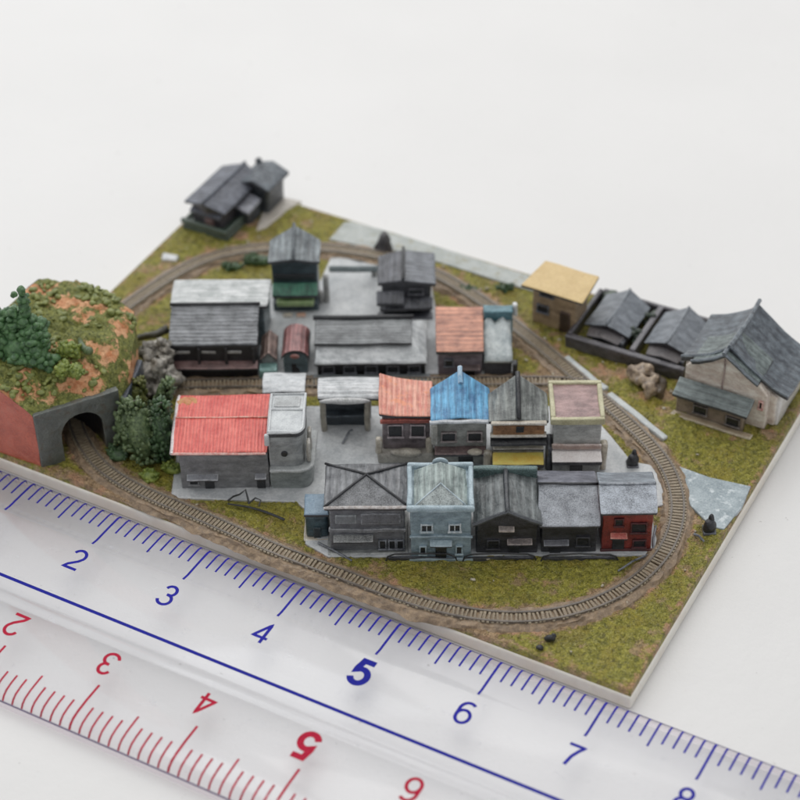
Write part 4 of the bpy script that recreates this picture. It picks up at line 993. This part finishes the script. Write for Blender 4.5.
    k.bm.faces.new([k.bm.verts.new(p) for p in((XA+.2,-1.25,.0025),(XB-.2,-1.25,.0025),(XB-.2,-1.215,.0025),(XA+.2,-1.215,.0025))]); k.build('centre_line',lineb,t,bev=0,wob=0)
    def arc(cx,cy,rx,ry,a0,a1,n=14): return [(cx+rx*math.cos(R(a0+(a1-a0)*i/n)),cy+ry*math.sin(R(a0+(a1-a0)*i/n))) for i in range(n+1)]
    GL={'0':[arc(.3,.5,.25,.5,90,450,28)],'1':[[(.12,.76),(.22,.82),(.3,.9),(.35,1.0),(.35,0)]],
     '2':[arc(.3,.72,.25,.28,165,-25,16)+[(.42,.43),(.14,.17),(.04,.0),(.6,.0)]],
     '3':[arc(.29,.75,.22,.25,165,-70,14)+[(.27,.53)],[(.24,.53)]+arc(.29,.27,.26,.27,80,-165,18)],
     '4':[[(.43,0),(.43,1.0),(.03,.28),(.6,.28)]],
     '5':[[(.55,.97),(.18,.97),(.09,.5)]+arc(.3,.31,.26,.31,130,-160,18)],
     '6':[arc(.34,.66,.28,.34,50,180,12)+arc(.31,.31,.25,.31,180,540,24)],
     '7':[[(.03,.97),(.58,.97),(.44,.76),(.3,.45),(.22,.0)]],
     '8':[arc(.3,.76,.21,.24,-90,270,22),arc(.3,.27,.26,.27,90,450,24)],
     '9':[arc(.29,.69,.25,.31,0,360,24)+arc(.26,.34,.28,.34,0,-130,12)]}
    def numeral(txt,x,y,h,mat,rot,bold):
        k=MB(); w=(.112 if bold else .066); adv=.78; X=-(adv*len(txt)-.18)/2; zz=0
        for ch in txt:
            for st in GL[ch]:
                P=[Vector((X+a*1.05,b-.5)) for a,b in st]; Q=[]
                for a,b in zip(P,P[1:]):
                    m_=max(1,int((b-a).length/.08)); Q+=[a.lerp(b,i/m_) for i in range(m_)]
                Q.append(P[-1]); n=len(Q); prev=None
                for i,p in enumerate(Q):
                    d0=(p-Q[i-1]).normalized() if i else (Q[1]-p).normalized(); d1=(Q[i+1]-p).normalized() if i<n-1 else d0
                    t_=(d0+d1)
                    t_=t_.normalized() if t_.length>.3 else d0
                    f=min(1.6,1/max(.5,t_.dot(d0))); nn=Vector((-t_.y,t_.x))*w*f; zz+=.00001
                    q=(k.bm.verts.new((h*(p.x-nn.x),h*(p.y-nn.y),zz)),k.bm.verts.new((h*(p.x+nn.x),h*(p.y+nn.y),zz)))
                    if prev: k.bm.faces.new((prev[0],q[0],q[1],prev[1]))
                    prev=q
                zz+=.0003
            X+=adv
        o=k.build('numeral',mat,t,bev=0,wob=0); o.location=(x,y,.0028); o.rotation_euler=(0,0,rot)
    for i in range(0,16):
        bold=i%5==0
        numeral(str(i),i-.01,-.755,.27 if bold else .235,blue if not bold else lineb,0,bold)
        numeral(str(i),i-.02+.01,-1.69,.27 if bold else .24,red,math.pi,bold)
ruler()
# ================================================================ TABLE
def table():
    m=NT('white_table'); v=m.coord()
    c=m.mix(m.ramp(m.noise(v,.25,3,.6),.35,.65),lin((215,214,212)),lin((219,218,216)))
    c=m.mix(m.math('MULTIPLY',m.ramp(m.noise(v,9,5,.8),.66,.74),.35),c,lin((202,199,195)))
    m.l(c,m.b.inputs['Base Color']); m.b.inputs['Roughness'].default_value=.42
    c=m.mix(m.math('MULTIPLY',m.ramp(m.noise(v,14,2,.5),.74,.78),.5),c,lin((150,146,140))); m.l(c,m.b.inputs['Base Color'])
    n=m.bump(m.noise(v,3,5,.65),.012,.8); n=m.bump(m.noise(v,30,3,.6),.0015,.6,n); m.l(n,m.b.inputs['Normal'])
    me=bpy.data.meshes.new('table_top'); S=160
    me.from_pydata([(-S,-S,-.2),(S,-S,-.2),(S,S,-.2),(-S,S,-.2)],[],[(0,1,2,3)]); me.materials.append(m.m)
    o=bpy.data.objects.new('table_top',me); C.objects.link(o); o['kind']='structure'
table()
# ================================================================ CAMERA AND LIGHT
sc=bpy.context.scene
cd=bpy.data.cameras.new('Camera'); co=bpy.data.objects.new('Camera',cd); C.objects.link(co); sc.camera=co
cd.sensor_width=36; cd.lens=36*FPX/800; cd.clip_start=.5; cd.clip_end=600
co.location=CAM; co.rotation_euler=MROT.to_euler()
cd.dof.use_dof=True; cd.dof.focus_distance=(at(400,560)-CAM).dot(MROT@Vector((0,0,-1))); cd.dof.aperture_fstop=.36
def area(name,loc,target,size,power,col):
    l=bpy.data.lights.new(name,'AREA'); l.shape='RECTANGLE'; l.size=size[0]; l.size_y=size[1]; l.energy=power; l.color=col
    o=bpy.data.objects.new(name,l); C.objects.link(o); o.location=loc; o.rotation_euler=(Vector(target)-Vector(loc)).to_track_quat('-Z','Y').to_euler(); return o
area('ceiling_softbox',(2,6,36),(3.5,2.5,0),(40,40),4900,(1,.985,.96))
area('back_softbox',(-15,36,34),(4.5,0,0),(44,34),9000,(1,.99,.975))
area('added_side_light',(-22,6,18),(3,2,0),(14,14),1600,(.93,.97,1))  # lamp added on the left for crispness, no real window
w=bpy.data.worlds.new('World'); sc.world=w; w.use_nodes=True; bg=w.node_tree.nodes['Background']; bg.inputs[0].default_value=(.96,.97,1,1); bg.inputs[1].default_value=.55
sc.view_settings.view_transform='Standard'; sc.view_settings.look='None'; sc.view_settings.exposure=0; sc.view_settings.gamma=1
sc.cycles.max_bounces=8; sc.cycles.transparent_max_bounces=12; sc.cycles.use_denoising=True
